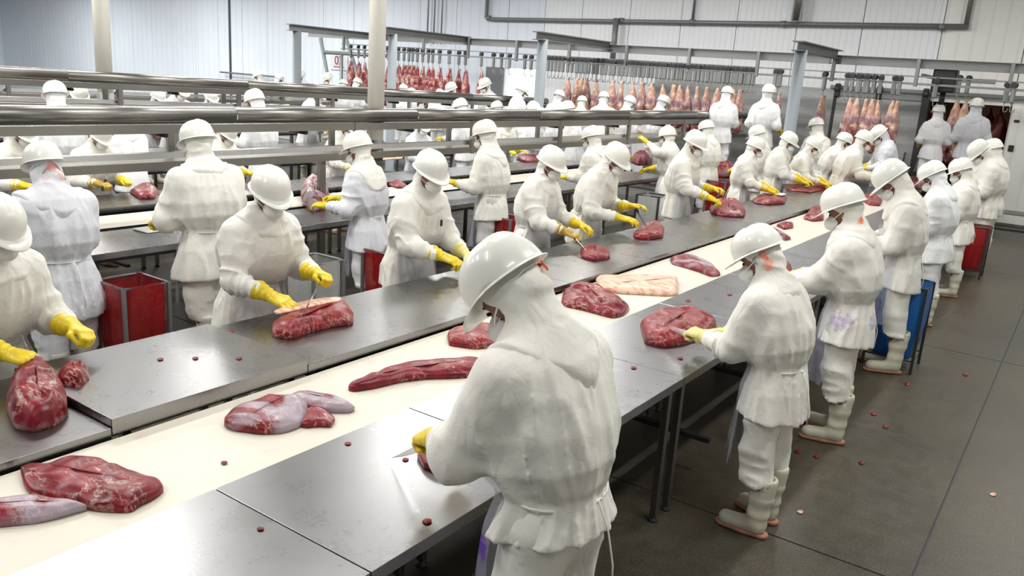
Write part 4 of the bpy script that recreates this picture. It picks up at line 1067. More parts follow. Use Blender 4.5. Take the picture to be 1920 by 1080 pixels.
# trolley with hook
def trolley():
    r = empty('meat_hook', (0, 0, 0), 0, 'galvanised meat hook on a black roller, hanging in a row from the far rail', 'hook', 'meat hooks on the far rail')
    MB().lathe([(.02, -.03), (.055, -.028), (.048, 0), (.055, .028), (.02, .03)], 14, Matrix.Translation((0, 0, -.375)) @ Matrix.Rotation(math.pi/2, 4, 'X')).box(-.05, .05, -.045, -.03, -.43, -.35, .01).build('roller', M['black'], r)
    MB().box(-.036, .036, -.03, .03, -.68, -.44, .01).build('shank', M['galv'], r)
    pts = [(0, 0, -.64), (0, 0, -.80)]+[(.035-.035*math.cos(t), 0, -.80-.035*math.sin(t)*1.2) for t in [math.pi*k/8 for k in range(1, 9)]]+[(.072, 0, -.77)]
    MB().tube(pts, [.009]*(len(pts)-1)+[.003], 7).build('hook', M['galv'], r)
    return r
tro = trolley(); first = True
def hook_at(x, y=RY-.09, dz=0.):
    global first
    if first: r = tro; first = False
    else: r = copy_tree(tro)
    r.location = (x, y, beamz(x)+dz); r.rotation_euler[2] = random.uniform(-.5, .5); return r
def carcass_fn(seed, L, w, split):
    rg = np.random.default_rng(seed); so = rg.random(3)*20
    def fn(P):
        z = -P[2]/L                                       # 0 at the top shank
        ww = np.interp(z, [0, .08, .22, .40, .55, .72, .88, 1.0], [.20, .28, .48, .85, 1.0, .80, .92, .40])*w
        th = np.interp(z, [0, .1, .35, .6, .9, 1.], [.045, .055, .12, .11, .09, .05])
        cx = .05*w*np.sin(z*5+so[0]); x = P[0]-cx
        q = np.sqrt((x/ww)**2+(P[1]/th)**2); d = (q-1)*np.minimum(ww, th)
        d = d-.045*(ridge(P[0]*8+so[0], P[1]*8, P[2]*4+so[1])-.55)-.012*(vnoise(P[0]*22+so[2], P[1]*22, P[2]*14)-.5)
        if split: d = np.maximum(d, -(np.sqrt((x*1.3)**2+((z-.86)*L*.55)**2)-.055))
        return np.maximum(d, np.maximum(z-1, -z)*L)
    return fn
CARC = []
for k, (L, w_, sp, mt) in enumerate([(1.0, .13, 0, 'carc_red'), (1.15, .14, 1, 'carc_red'), (1.0, .135, 1, 'carc_pink'), (1.1, .115, 0, 'carc_pink'), (.9, .17, 1, 'carc_yellow'), (1.05, .095, 0, 'carc_pink'), (1.0, .15, 1, 'carc_dark')]):
    CARC.append(sdf_mesh('carcass', carcass_fn(k+11, L, w_, sp), (-.3, -.22, -L-.04), (.3, .22, .04), .024, MM[mt], 1))
def carcass(kind, x, y, ztop, label, group, s=1.):
    r = link('carcass', CARC[kind]); r.location = (x, y, ztop); r.rotation_euler = (0, random.uniform(-.05, .05), random.uniform(-.9, .9)); r.scale = (s, s, s*random.uniform(.95, 1.08))
    return fin(r, label, 'carcass', group)
def row(pxs, kinds, label, group, dzc=-.80, y=RY-.09, s=1.):
    for i, px in enumerate(pxs):
        q = at(px, 120, y=y); x = q[0]+random.uniform(-.02, .02)
        hook_at(x, y); carcass(kinds[i % len(kinds)], x+.03, y, beamz(x)-.80+.02, label, group, s)
row([658, 672, 684, 728, 746, 758, 766, 774, 782, 792, 802, 811, 823, 842, 861, 873, 903], [0, 1, 0, 1, 1, 0, 0], 'deep red meat quarter hanging from the far rail at the left', 'red quarters hanging at the left of the far rail', s=1.0)
row([1066, 1083, 1092, 1101, 1120, 1149, 1168, 1189], [3, 5, 4, 4, 3, 2, 5], 'pinkish carcass with yellow fat hanging in the centre of the far rail', 'carcasses with yellow fat at the centre rail', s=.95)
row([1208, 1226, 1245, 1266, 1278, 1292, 1313, 1329, 1349, 1366, 1393, 1382], [5, 2, 3, 5, 2, 3, 5], 'pink skinned lamb carcass hanging behind the overhead conveyor', 'pink carcasses behind the overhead conveyor', s=.95)
for px in list(range(1028, 1062, 7))+list(range(1073, 1420, 8))+[1132, 984, 996, 925, 940, 955, 1458, 1464]:
    hook_at(float(at(px, 120, y=RY-.09)[0]))
y2 = 17.2
for i, (px, k, s_, lab) in enumerate(((1548, 5, .9, 'slim pale carcass hanging alone right of the grey round post'), (1500, 5, .55, 'small thin carcass piece hanging right beside the grey round post'), (1464, 5, .5, 'short pink carcass hanging behind the standing worker on the platform'), (1600, 3, .95, None), (1612, 2, .95, None), (1630, 5, .9, None), (1642, 2, 1.0, None), (1654, 3, .9, None), (1680, 2, .8, 'pink carcass hanging before the steel door, second from its right edge'), (1690, 5, .9, 'thin twisted carcass hanging nearest the right edge of the steel door'))):
    q = at(px, 140, y=y2); hook_at(float(q[0]), y2); carcass(k, float(q[0])+.03, y2, beamz(q[0])-.78, lab or 'pink carcass hanging in the cluster before the steel sliding door', None if lab else 'carcasses clustered before the steel door', s_)
for px in (1615, 1590, 1625): hook_at(float(at(px, 140, y=y2)[0]), y2)
for px in (1757, 1892, 1905): hook_at(float(at(px, 150, y=y2)[0]), y2)
# cold room carcasses
for i in range(9):
    x = -3.3+.24*i; carcass([6, 3, 6, 2, 6, 6, 6, 3, 6][i], x, WALL_Y+.85+.25*(i % 3), 2.42, 'dark reddish carcass hanging inside the cold room doorway', 'carcasses inside the cold room', 1.25)
for i, px in enumerate((1795, 1812)):
    q = at(px, 190, y=19.2); hk = hook_at(float(q[0])-.03, 19.2); hk.location[2] = 3.33; carcass(2, float(q[0]), 19.2, 2.50, ('pale orange carcass pulled out in front of the cold room, left one', 'pale orange carcass pulled out in front of the cold room, beside the tall worker')[i], None, 1.2)
fin(MB().box(-3.0, -1.9, 19.17, 19.23, 2.86, 2.95, .004).box(-2.95, -2.9, 17.35, 19.2, 2.88, 2.94).build('transfer_rail', M['galv']), 'short grey cross rail in front of the cold room carrying two pale carcasses', 'rail')
fin(MB().box(-2.75, -2.35, 17.30, 17.62, 2.62, 3.05, .03).tube([(-2.55, 17.5, 2.62), (-2.55, 17.5, 2.40)], .05, 10).build('rail_drive', M['black']), 'black drive motor box hanging from the rail above the cold room workers', 'motor')
r = MB(); r.tube([(-3.6, WALL_Y+.85, 2.55), (-1.2, WALL_Y+.85, 2.55)], .03, 8); fin(r.build('cold_room_rail', M['galv']), 'dark rail inside the cold room above the hanging carcasses', 'rail')
# platforms for the workers at the hanging carcasses
def platform(x0, x1, y0, y1, z, label):
    r = empty('work_platform', ((x0+x1)/2, (y0+y1)/2, 0), 0, label, 'platform'); a, b = (x1-x0)/2, (y1-y0)/2
    MB().box(-a, a, -b, b, z-.04, z, .005).build('deck', M['galv'], r)
    for sx in (-a+.05, a-.05):
        for sy in (-b+.05, b-.05): MB().box(sx-.03, sx+.03, sy-.03, sy+.03, 0, z-.04).build('leg', M['galv'], r)
    return r
platform(-21.2, -11.2, 15.2, 16.6, .32, 'raised steel platform under the workers beside the red quarters')
platform(-11.1, -6.75, 15.1, 16.4, .40, 'raised steel platform under the workers at the central carcasses')
platform(-6.7, -4.85, 15.0, 16.4, .70, 'higher steel platform under two workers left of the grey round post')
platform(-3.5, -1.5, 17.6, 18.8, .66, 'raised steel platform before the cold room opening')
# small steel bench by the right wall
b = empty('steel_bench', (-1.05, 18.6, 0), .05, 'low dark steel bench standing on the floor at the far right', 'bench')
MB().box(-.55, .55, -.25, .25, .44, .48, .006).build('seat_top', M['galv'], b)
for sx in (-.5, .5):
    for sy in (-.2, .2): MB().box(sx-.025, sx+.025, sy-.025, sy+.025, 0, .44).build('leg', M['dark'], b)
MB().box(-.5, .5, -.02, .02, .10, .14).build('stretcher', M['dark'], b)
# ------------------------------------------------------------------ bag stands
def bag_stand(px, py, x, H, w, d, mat, label, y=None, stand_mat=None, fill=None, rz=0.):
    q = at(px, py, z=H) if y is None and x is None else at(px, py, x=x) if y is None else at(px, py, y=y)
    sm = stand_mat or M['galv']
    r = empty('bag_stand', (q[0], q[1], 0), rz, label, 'bag stand')
    a, b_ = w/2, d/2
    mb = MB().tube([(-a, -b_, H), (a, -b_, H), (a, b_, H), (-a, b_, H), (-a, -b_, H)], .010, 6); mb.build('rim', sm, r)
    for sx in (-a, a):
        for sy in (-b_, b_): MB().box(sx-.012, sx+.012, sy-.012, sy+.012, 0, H).build('leg', sm, r)
    MB().tube([(-a, -b_, .12), (a, -b_, .12), (a, b_, .12), (-a, b_, .12), (-a, -b_, .12)], .008, 6).build('lower_frame', sm, r)
    n, m_ = 56, 18; V = []; rg = np.random.default_rng(int(px)); ph = rg.random(6)*6
    for j in range(m_+1):
        z = H+.012-(H-.10)*j/m_; k = j/m_
        for i in range(n):
            t = 2*math.pi*i/n; c, s = math.cos(t), math.sin(t); sq = (abs(c)**5+abs(s)**5)**(-1/5)
            tp = 1+.03*math.sin(k*3)-.22*k**2.5
            wv = 1+(.02*math.sin(t*9+ph[0]+k*2)+.025*math.sin(t*5+ph[1]-k*4)+.015*math.sin(t*17+ph[2]+k*7))*min(1, .25+k*1.6)
            V.append((c*sq*(a+.006)*tp*wv, s*sq*(b_+.006)*tp*wv, z+.006*math.sin(t*3+ph[3])*(k > 0)))
    F = [(j*n+i, j*n+(i+1) % n, (j+1)*n+(i+1) % n, (j+1)*n+i) for j in range(m_) for i in range(n)]
    c0 = len(V); V.append((0, 0, .085)); F += [(m_*n+i, m_*n+(i+1) % n, c0) for i in range(n)]
    link('bag', MB().add(V, F, True).me('bag', mat), r)
    if fill:
        fm = sdf_mesh('trimmings', lambda P: smax(ell_sd(P, (0, 0, .10), (a*.82, b_*.82, fill)), .10-P[2], .02)-.03*(vnoise(P[0]*18, P[1]*18, P[2]*18)-.5), (-a, -b_, .07), (a, b_, .14+fill), .02, MM['ribs'], 1)
        t_ = link('meat_trimmings', fm); t_.location = (q[0], q[1], 0); t_.rotation_euler[2] = rz; fin(t_, 'red meat trimmings in the clear bag ' + ('left' if px < 800 else 'right') + ' of the centre', 'meat')
    return r
bag_stand(246, 492, -5.45, .80, .36, .34, M['red_bag'], 'red plastic bag on a steel stand behind the left masked worker')
bag_stand(590, 448, -5.05, .84, .34, .32, M['clear_bag'], 'clear plastic bag in a wire stand between left masked worker and column', fill=.28)
bag_stand(722, 492, -5.35, .72, .30, .30, M['red_bag'], 'red plastic bag on the floor behind the third helmet, half hidden by white trousers')
bag_stand(950, 380, -5.5, .80, .36, .32, M['red_bag'], 'red plastic bag on a stand right of the grey trousers at centre')
bag_stand(1226, 348, -5.0, .90, .34, .32, M['clear_bag'], 'clear plastic bag in a wire stand right of the crouched masked worker', fill=.3, stand_mat=M['dark'])
bag_stand(1352, 318, -5.35, .84, .34, .34, M['red_bag'], 'red plastic bag on a stand behind the worker with the raised knife')
bag_stand(1711, 462, -1.20, .80, .42, .42, M['blue_bag'], 'blue plastic bag on a dark stand beside the fourth worker on the right', stand_mat=M['dark'])
bag_stand(1836, 402, -1.2, .74, .36, .36, M['red_bag'], 'red plastic bag on a stand in the far part of the right row', stand_mat=M['dark'])
# crates under the third line
cr = None
for i, (u, v, mt, nm) in enumerate([(500, 322, 'dark', 'black'), (560, 316, 'dark', 'black'), (590, 312, 'dark', 'black'), (727, 322, 'blue_bag', 'blue'), (742, 318, 'blue_bag', 'blue'), (835, 290, 'blue_bag', 'blue'), (275, 330, 'dark', 'black')]):
    q = at(u, v, x=-9.75 if i else -9.9)
    for lv in range(2):
        c = empty('crate', (q[0], q[1], .002+lv*.302), random.uniform(-.1, .1), '%s plastic crate, %s of its stack, under the third line %s' % (nm, ('bottom', 'top')[lv], ('left of the column', 'second left of the column', 'next to the column', 'just right of the column', 'farther right of the column', 'behind the middle workers', 'behind the left workers')[i]), 'crate')
        mb = MB(); a, b_ = .28, .19
        mb.box(-a, a, -b_, b_, 0, .02); mb.box(-a, a, -b_, -b_+.012, .02, .28).box(-a, a, b_-.012, b_, .02, .28).box(-a, -a+.012, -b_+.012, b_-.012, .02, .28).box(a-.012, a, -b_+.012, b_-.012, .02, .28)
        mb.build('bin', M[mt] if mt == 'dark' else principled('crate_blue', (.02, .10, .30), .4), c)
        MB().box(-a-.012, a+.012, -b_-.012, b_+.012, .265, .28).build('rim', M['dark'], c)
q = at(1519, 590, x=-1.66); fin(MB().lathe([(.012, -.15), (.03, -.15), (.03, -.138), (.018, -.13), (.018, .08), (.012, .085)], 14).build('hanging_tube', M['handle_white']), 'short white tube hanging under the table edge by the third worker', 'tube'); bpy.data.objects['hanging_tube'].location = (q[0], q[1], .722)
# cutting boards
for (pts, z, lab) in (([(241, 432), (305, 424), (345, 427), (285, 440)], .86, 'white cutting board with slot on the second line table beside the tall white back'), ([(1440, 360), (1472, 364), (1470, 369), (1436, 364)], TF+.06, 'small white cutting board resting on meat before a masked worker'), ([(975, 268+2), (1003, 270), (1000, 274), (970, 273)], .87, 'small white board on the table behind the second line')):
    q = np.array([at(u, v, z=z) for u, v in pts]); c = q.mean(0)
    e = q[1]-q[0]; f_ = q[3]-q[0]; ang = math.atan2(e[1], e[0]); a = np.linalg.norm(e)/2; b_ = max(.10, np.linalg.norm(f_)/2*.8)
    fin(MB().box(-a, a, -b_, b_, 0, .015, .005).build('cutting_board', M['handle_white']), lab, 'board'); o = bpy.context.scene.objects[-1] if False else COL.objects[-1]
    o.location = (c[0], c[1], z+.002); o.rotation_euler[2] = ang
# ------------------------------------------------------------------ knives
def knife(tip, grip, label, handle='handle_white', blade_l=None, width=.030, curve=0., name='knife'):
    """grip = world point in the fist, tip = world point of the blade's end"""
    g = Vector([float(v) for v in grip]); t = Vector([float(v) for v in tip]); d = (t-g); L = d.length; d.normalize()
    y = d; x = y.cross(Vector((0, 0, 1))); x = x.normalized() if x.length > .05 else Vector((1, 0, 0)); z = x.cross(y)
    r = empty(name, (0, 0, 0), 0, label, 'knife' if name == 'knife' else 'tool')
    r.matrix_world = Matrix(((x.x, y.x, z.x, g.x), (x.y, y.y, z.y, g.y), (x.z, y.z, z.z, g.z), (0, 0, 0, 1)))
    MB().tube([(0, -.075, 0), (0, -.06, 0), (0, 0, .002), (0, .05, 0), (0, .06, 0)], [.012, .015, .013, .014, .010], 10, ell=(.7, 1)).build('handle', M[handle], r)
    if name == 'sharpening_steel':
        MB().tube([(0, .06, 0), (0, L, 0)], [.006, .004], 8).build('rod', M['blade'], r); return r
    n = 10; V = []; b0 = .06
    for i in range(n+1):
        k = i/n; yy = b0+(L-b0)*k; wd = width*(1-k**2.2*.95); c = curve*k*k
        V += [(0.0012, yy, width*.35+c-width*.12*k), (-.0012, yy, width*.35+c-width*.12*k), (0, yy, width*.35-wd+c)]
    F = []
    for i in range(n):
        a = i*3; F += [(a, a+3, a+4, a+1), (a+1, a+4, a+5, a+2), (a+2, a+5, a+3, a)]
    F += [(0, 1, 2), (n*3+2, n*3+1, n*3)]
    MB().add(V, F).build('blade', M['blade'], r); return r
HP = math.pi/2
# cloth with its own marks (positions in the wearer's frame)
OR = (.95, .20, .06); PU = (.30, .16, .55)
M['P1_hood'] = cloth('hood_front_worker', (.80, .785, .70), spots=[((.02, .13, 1.53), .05, OR, .0)])
M['coat_purple_waist'] = cloth('coat_ink_waist', (.84, .83, .77), spots=[((.0, -.13, .86), .09, PU, .45), ((-.15, .0, .86), .10, PU, .5)], stain=.06)
M['coat_purple_front'] = cloth('coat_ink_front', (.84, .83, .77), spots=[((.05, .16, 1.22), .06, PU, .35), ((-.05, .16, 1.02), .06, PU, .35), ((.10, .14, 1.0), .05, PU, .4)], stain=.06)
M['coat_ink'] = cloth('coat_ink_back', (.74, .75, .80), spots=[((-.1, -.13, 1.1), .07, PU, .15)])
# ---- right-hand row, nearest first
r, i1 = person(898, 466, -1.24, HP-.12, 'white-coated worker bent over the near table in the foreground, seen from behind', h=.0085, lean=13, pitch=50, yaw=14, seed=21, girth=1.06, fold=1.1, hem=.86, knee=.03,
    hands=((.20, .52, 1.00), (-.08, .45, 1.0)), poles=((.8, -.2, -.5), (-.60, -.3, -.8)), hood_m='P1_hood', apron='apron_ink', glove=('grip', 'grip'), glove_m=('glove', 'glove'), cape=1.05, marks=[((.05, -.09, .0), .05, 1.), ((.07, -.07, .03), .04, 1.)])
tip = at(735, 862, z=.875); g = hand_world(r, i1, 1, (0, .07, -.02)); knife(tip, g, 'long knife held by the foreground worker, blade flat over the near table', 'handle_white')
head_child('orange_strap', MB().tube([(.10, .02, .035), (.088, -.06, .030), (.05, -.115, .02), (.02, -.13, -.01)], .008, 6, ell=(.4, 1)).me('orange_strap', M['orange']), r, i1)
r, i2 = person(1402, 428, -1.18, HP-.20, 'worker with green logo and orange paint on the hood, second in the right row', h=.009, lean=14, pitch=34, yaw=14, seed=22, girth=1.0, fold=1.15,
    hands=((.12, .46, 1.02), (-.10, .44, 1.05)), marks=[((-.085, -.05, .01), .035, .8), ((-.085, -.055, -.045), .04, .6), ((-.05, -.02, -.13), .03, .8)], glove=('grip', 'grip'), glove_m=('glove_pale', 'glove_pale'), cape=.95)
P2 = (r, i2)
def head_decor(r, inf, name, mb, mat): return head_child(name, mb.me(name, mat), r, inf)
_g = principled('logo_green', (.03, .22, .17), .5)
LM = Matrix.Translation((-.0905, -.004, -.002)) @ Matrix.Rotation(math.pi/2, 4, 'Y')
lg = head_decor(r, i2, 'hood_logo', MB().lathe([(.0005, -.002), (.021, -.002), (.021, .002), (.0005, .0025)], 24, LM), _g)
link('logo_ring', MB().tube([(-.0935, -.004+.014*math.cos(t), -.002+.014*math.sin(t)) for t in [k*math.pi/9 for k in range(19)]], .0022, 5, False).me('logo_ring', M['strap']), lg)
knife(at(1243, 610, z=.955), hand_world(r, i2, 1, (0, .06, -.02)), 'broad knife of the second worker lying across the red rib piece', 'handle_white', width=.04)
r, i3 = person(1569, 348, -1.2, HP+.05, 'worker with orange spots on hood and shoulder, third in the right row', h=.010, lean=8, pitch=28, seed=23, girth=1.0, fold=1.1, hands=((.14, .46, 1.04), (-.06, .47, 1.05)), cloth_m='coat_purple_waist', glove=('grip', 'pinch'), glove_m=('glove_pale', 'glove_pale'), marks=[((-.05, -.09, -.09), .035, .9), ((-.07, -.08, -.20), .03, 1.)])
P3 = (r, i3)
r, i4 = person(1652, 308, -1.22, HP+.25, 'tall worker with a wide hood cape, fourth in the right row by the blue bag', h=.011, lean=10, pitch=45, seed=24, fold=1., girth=.92, hands=((.12, .40, 1.05), (-.12, .38, 1.06)), cape=1.2)
P4 = (r, i4)
person(1738, 306, -1.24, HP-.05, 'worker with bare hands at the chest behind the blue bag, fifth in the right row', h=.012, lean=8, pitch=36, seed=25, hands=((.06, .30, 1.12), (-.06, .30, 1.15)), glove=('pinch', 'pinch'), glove_m=('skin', 'skin'), cloth_m='white', proto='A5')
person(1797, 298, -1.24, HP+.15, 'worker with a slim tied waist and back to us, sixth in the right row', h=.014, lean=5, pitch=25, seed=26, hands=((.12, .36, 1.02), (-.12, .34, 1.02)), proto='A6')
person(1824, 268, -1.24, HP+.5, 'worker with lowered visor and face turned down, seventh in the right row', h=.014, lean=8, pitch=48, seed=27, hands=((.1, .36, 1.0), (-.1, .36, 1.0)), proto='A7')
person(1856, 262, -1.2, HP-.2, 'last worker of the right row with arms folded before the dark cold room', proto='A6')
# ---- masked row facing us
person(2, 372, -4.33, -HP+.15, 'masked worker cut off by the left edge, cutting the big shoulder piece', h=.009, lean=16, pitch=26, seed=31, girth=1.12, hands=((.12, .42, 1.02), (-.22, .42, 1.06)), cloth_m='cream', apron='apron_pink', glove=('grip', 'grip'))
B1 = None
r, b2 = person(512, 318, -4.35, -HP-.02, 'masked worker in yellow gloves cutting the rib loin on the raised table at left', h=.0085, lean=17, pitch=22, yaw=-16, seed=32, girth=1.08, fold=1.2, hands=((.17, .42, .99), (-.20, .40, 1.07)), cloth_m='coat_purple_front', apron='apron_pink', glove=('press', 'grip'), apron_z=(1.27, .45))
knife(at(560, 605, z=.97), hand_world(r, b2, 1, (0, .07, -.02)), 'thin knife of the left masked worker above the rib loin', 'handle_black')
r, b3 = person(815, 286, -4.35, -HP, 'masked worker with a dark clip on the chest, trimming scraps behind the front helmet', h=.009, lean=15, pitch=22, yaw=-16, seed=33, girth=1.08, hands=((.12, .43, 1.0), (-.14, .45, .98)), glove=('pinch', 'pinch'), glove_m=('glove', 'glove_pale'), apron_z=(1.18, .45))
clip = MB().box(-.012, .012, -.006, .006, -.03, .02, .004).me('chest_clip', M['black'])
o_ = link('chest_clip', clip, r); o_.location = Vector(b3['tw']((-.05, .195, 1.27)))
r, b4 = person(1042, 277, -4.36, -HP+.05, 'masked worker with a purple ink circle on the chest and grey smeared gloves', h=.010, lean=12, pitch=21, yaw=-14, seed=34, hands=((.13, .45, 1.0), (-.12, .46, 1.04)), cloth_m='coat_purple_front', glove=('grip', 'pinch'), glove_m=('glove_dirty', 'glove'))
knife(at(1100, 472, z=.93), hand_world(r, b4, 0, (0, .07, -.02)), 'short knife under the smeared glove of the middle masked worker', 'handle_black')
r, b5 = person(1166, 272, -4.36, -HP+.05, 'masked worker bowed low with one yellow glove raised, beside the clear bag', h=.010, lean=24, pitch=28, yaw=-12, seed=35, hands=((.12, .44, 1.0), (-.18, .42, 1.08)), glove=('press', 'press'))
knife(at(1215, 432, z=.93), hand_world(r, b5, 1, (0, .07, -.02)), 'knife in the raised glove beside the clear bag', 'handle_black')
r, b6 = person(1312, 247, -4.36, -HP+.05, 'masked worker raising a knife blade before the red bag', h=.011, lean=10, pitch=20, yaw=-12, seed=36, hands=((.12, .44, 1.0), (-.12, .40, 1.08)), glove=('grip', 'grip'))
knife(at(1352, 355, x=-3.75), hand_world(r, b6, 0, (0, .08, 0)), 'knife pointing up in the yellow gloves before the red bag', 'handle_black')
person(1424, 258, -4.36, -HP+.1, 'masked worker with brown face visible, cutting beside a white board', h=.012, lean=12, pitch=18, yaw=6, seed=37, hands=((.10, .46, 1.0), (-.10, .42, 1.02)), proto='B7')
person(1487, 249, -4.36, -HP+.25, 'masked worker turned right with gloves on the long cut, left of the small one', h=.012, lean=10, pitch=24, yaw=-15, seed=38, hands=((.14, .44, 1.0), (-.06, .46, 1.02)), proto='B8')
person(1534, 259, -4.15, -HP+.1, 'shorter masked worker with a loose hood, both yellow gloves on the long cut', h=.012, lean=14, pitch=26, seed=39, hands=((.16, .44, 1.0), (-.10, .46, 1.0)), proto='B9')
person(1590, 250, -4.1, -HP+.4, 'masked worker leaning right with outstretched yellow gloves, before the steel door', h=.012, lean=22, pitch=20, seed=40, hands=((.10, .52, 1.02), (-.06, .50, 1.05)), proto='B10')
person(1628, 246, -3.55, -HP+.35, 'masked worker reaching right, last of the masked row by the belt end', proto='B10')
# ---- backs of the second line
r, c1 = person(73, 268, -5.62, HP-.05, 'worker seen from behind at the left with orange straps over the hood', h=.010, lean=10, pitch=22, seed=41, girth=1.1, fold=1.15, hands=((.16, .42, 1.04), (-.16, .40, 1.0)), cloth_m='cool', hem=.60, cape=1.25, glove=('grip', 'grip'), glove_m=('glove_dirty', 'glove'), marks=[((.0, -.11, -.02), .035, .5), ((.05, -.11, -.08), .035, .45), ((-.06, -.11, -.08), .035, .4), ((.09, -.08, -.12), .03, .4)])
C1 = (r, c1)
head_child('orange_band', MB().tube([(-.055, -.085, -.05), (-.02, -.122, .0), (.0, -.128, .02), (.025, -.122, .0), (.07, -.085, -.05), (.085, -.07, -.10)], .006, 6, ell=(1, .5)).me('orange_band', principled('faded_orange', (.85, .42, .33), .8)), r, c1)
r, c2 = person(363, 228, -5.62, HP-.08, 'tall worker seen from behind with a long white coat, before the cutting board', h=.010, lean=9, pitch=22, seed=42, girth=1.15, fold=1.1, hands=((.20, .40, 1.02), (-.20, .38, 1.0)), cloth_m='cream', hem=.62, glove=('grip', 'grip'), glove_m=('glove_dirty', 'glove'))
r, c3 = person(664, 248, -5.62, HP+.25, 'worker seen from behind in a bluish white coat with an orange-edged hood, by the column', h=.010, lean=8, pitch=20, seed=43, girth=1.0, fold=1.1, hands=((.14, .42, 1.08), (-.20, .34, 1.06)), cloth_m='coat_ink', hem=.66, trouser_m='white', cape=1.3, marks=[((.06, -.09, -.02), .035, .35), ((.0, -.11, -.03), .035, .3)])
C3 = (r, c3)
person(905, 226, -5.62, HP+.15, 'worker seen from behind with grey trousers, right of the column', h=.011, lean=8, pitch=18, seed=44, hands=((.14, .40, 1.06), (-.18, .36, 1.08)), cloth_m='cream', trouser_m='grey', hem=.70, cape=1.1)
person(1106, 237, -5.62, HP, 'worker seen from behind between two masked workers at the centre', h=.012, lean=8, pitch=20, seed=45, hands=((.14, .40, 1.04), (-.14, .38, 1.04)), cloth_m='cream', trouser_m='cool', proto='C5')
person(1250, 237, -5.62, HP+.1, 'worker seen from behind with the left arm raised to the helmet', h=.012, lean=6, pitch=14, seed=46, hands=((.12, .40, 1.04), (-.36, .30, 1.50)), poles=((.75, -.35, -.6), (-.9, .2, .1)), proto='C6')
person(1322, 226, -5.62, HP-.2, 'worker seen from behind above the red bag, hood turned aside', proto='C5', trouser_m='cool')
person(1416, 236, 0, HP+.3, 'worker with a wide helmet brim showing behind the brown-faced masked worker', proto='A6', Y=14.4)
person(1530, 218, 0, HP-.6, 'grey-white worker seen from behind beside the slim hanging carcass', proto='C5', Y=16.7, trouser_m='cool')
person(1588, 218, 0, HP-.5, 'worker seen from behind before the carcass cluster at the steel door', proto='A6', Y=17.5)
person(1640, 232, 0, HP+.5, 'worker with a blue-grey coat bending behind the end of the masked row', proto='A7', cloth_m='cool', Y=16.9)
# ---- far side of the second line, heads behind the overhead conveyor
D = [(192, 232, 'masked worker behind the second line at left, head hidden, holding a knife upright'), (432, 232, 'worker behind the second line with purple ink on the apron, seen between the rails'), (655, 219, 'worker behind the second line mostly hidden by the cream column'), (795, 220, 'worker behind the second line right of the column in a bluish coat'), (958, 212, 'worker behind the second line in yellow glove trimming pink meat'), (1022, 205, 'worker behind the second line with a lavender apron, face between the rails'), (1150, 205, 'worker behind the second line near the dark red cut'), (48, 222, 'worker behind the second line at the far left edge')]
for k, (u, v, lab) in enumerate(D):
    if k == 0:
        person(u, v, -9.0, -HP, lab, h=.012, lean=14, pitch=30, seed=51, girth=1.12, hands=((.16, .42, 1.06), (-.14, .44, 1.08)), apron='apron_pink', glove=('grip', 'grip'), glove_m=('glove_dirty', 'glove'), proto='D1')
    else: person(u, v, -9.0 if u < 1100 else 0, Y=None if u < 1100 else 14.1, rz=-HP+random.uniform(-.25, .25), label=lab, proto='D1' if k in (1, 4, 7) else 'B8' if k in (3, 6) else 'B9', cloth_m='cool' if k in (3, 5) else 'cream')
r1_, = [o for o in bpy.data.objects if o.get('label', '').startswith('masked worker behind the second line at left')]
i_ = dict(PROTO['D1'][1]); g_ = hand_world(r1_, i_, 0, (0, .07, 0)); knife((g_[0]+.02, g_[1]+.05, g_[2]+.17), g_, 'dark knife held upright in the soiled glove behind the second line', 'handle_black')
# ---- more workers along the third and fourth lines and on the platforms
far = [(100, 153, -10.1, 1, 'back of a round helmet far left between the conveyor rails'), (18, 236, -10.1, 1, 'worker bent at the far left behind the near rail'), (300, 168, -14.4, 0, 'helmet low between the rails left of the tall helmet'), (340, 128, -13.1, 0, 'tall far worker whose helmet rises above the upper conveyor'), (398, 168, -14.2, 0, 'helmet below the upper conveyor right of the tall far worker'),
    (472, 168, -10.1, 1, 'far worker with a folded hood left of the centre column'), (228, 205, -10.1, 1, 'worker of the third line seen from behind through the near rails at left'), (600, 158, -13.1, 0, 'far worker in white showing between the conveyors left of the column'), (150, 160, -13.1, 0, 'far helmet next to the left column'),
    (860, 185, -10.1, 1, 'worker of the third line seen from behind right of the column'), (930, 190, -10.1, 1, 'worker of the third line seen from behind near the red cloth'), (1060, 190, -10.1, 1, 'worker of the third line seen from behind at the centre'),
    (380, 215, -10.1, 1, 'worker of the third line behind the tall white back'), (1005, 192, -13.1, 0, 'worker facing us beyond the third line at the centre')]
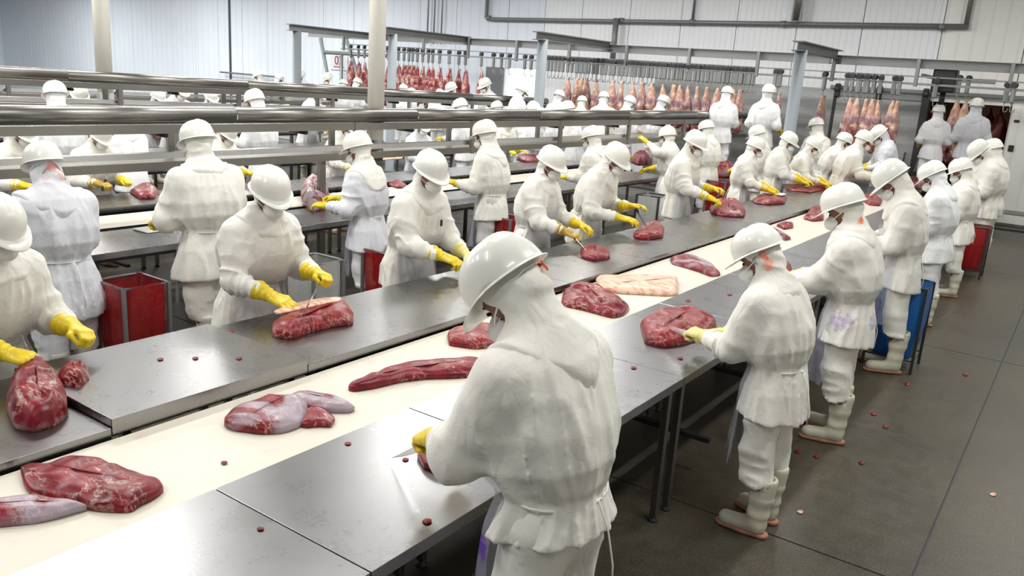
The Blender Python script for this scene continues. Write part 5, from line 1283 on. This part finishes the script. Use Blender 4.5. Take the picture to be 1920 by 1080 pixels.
for u, v, X, back, lab in far:
    yy = 14.3 if u in (1060, 1170, 1005, 930) else None
    person(u, v, X, (HP if back else -HP)+random.uniform(-.3, .3), lab, proto='C5' if back else 'B9', cloth_m='white', mask=not back, tie=False, Y=yy)
plat = [(480, 133, 'helmet above the upper conveyor beside the dark wall bar'), (527, 140, 'helmet above the upper conveyor left of the leftmost frame post'), (560, 132, 'far worker with a dark face at the leftmost frame post'), (611, 137, 'far worker under the 02 sign'), (646, 150, 'helmet below the red quarters, left of the column'), (673, 147, 'helmet below the red quarters, touching the column'), (758, 159, 'helmet below the red quarters just right of the column'), (774, 166, 'second helmet right of the column under the red quarters'), (826, 168, 'third helmet right of the column under the red quarters'), (907, 140, 'masked far worker facing us beside the last red quarter'), (843, 155, 'far worker with a green mask among the red quarters')]
for k, (u, v, lab) in enumerate(plat):
    person(u, v, 0, (math.pi if k in (2, 3, 9, 10) else random.choice([0, .4, -.5, 2.2])), lab, proto='B8' if k in (2, 3, 9, 10) else 'A6', Y=15.7+.6*(k % 2), base_z=.32, cloth_m='white', tie=False)
plat2 = [(982, 160, 'white hooded worker before the bright doorway'), (1052, 170, 'helmet left of the carcasses with yellow fat'), (1092, 181, 'helmet below the carcasses with yellow fat'), (1133, 173, 'helmet in front of the third central carcass'), (1186, 181, 'helmet turned down among the central carcasses'), (1249, 180, 'helmet with brim among the pink carcasses')]
for k, (u, v, lab) in enumerate(plat2): person(u, v, 0, random.choice([0, .5, -.4, 1.2]), lab, proto='A6', Y=15.7, base_z=.40, cloth_m='white', tie=False)
person(1366, 163, 0, .1, 'worker with crossed apron straps on the back, standing on the platform', proto='C5', Y=15.6, base_z=.70, cloth_m='white')
person(1444, 158, 0, -.1, 'worker standing high on the platform left of the grey round post, seen from behind', h=.014, lean=2, pitch=8, seed=61, hands=((.2, .25, 1.0), (-.2, .25, 1.0)), cloth_m='white', Y=15.6, base_z=.70, proto='E1')
person(1762, 196, 0, .35, 'worker on the far platform turned left beside the cold room frame', proto='E1', Y=18.1, base_z=.66, cloth_m='white')
person(1834, 184, 0, .2, 'worker on the far platform with back to us before the dark cold room', proto='E1', Y=18.2, base_z=.66, cloth_m='cool')
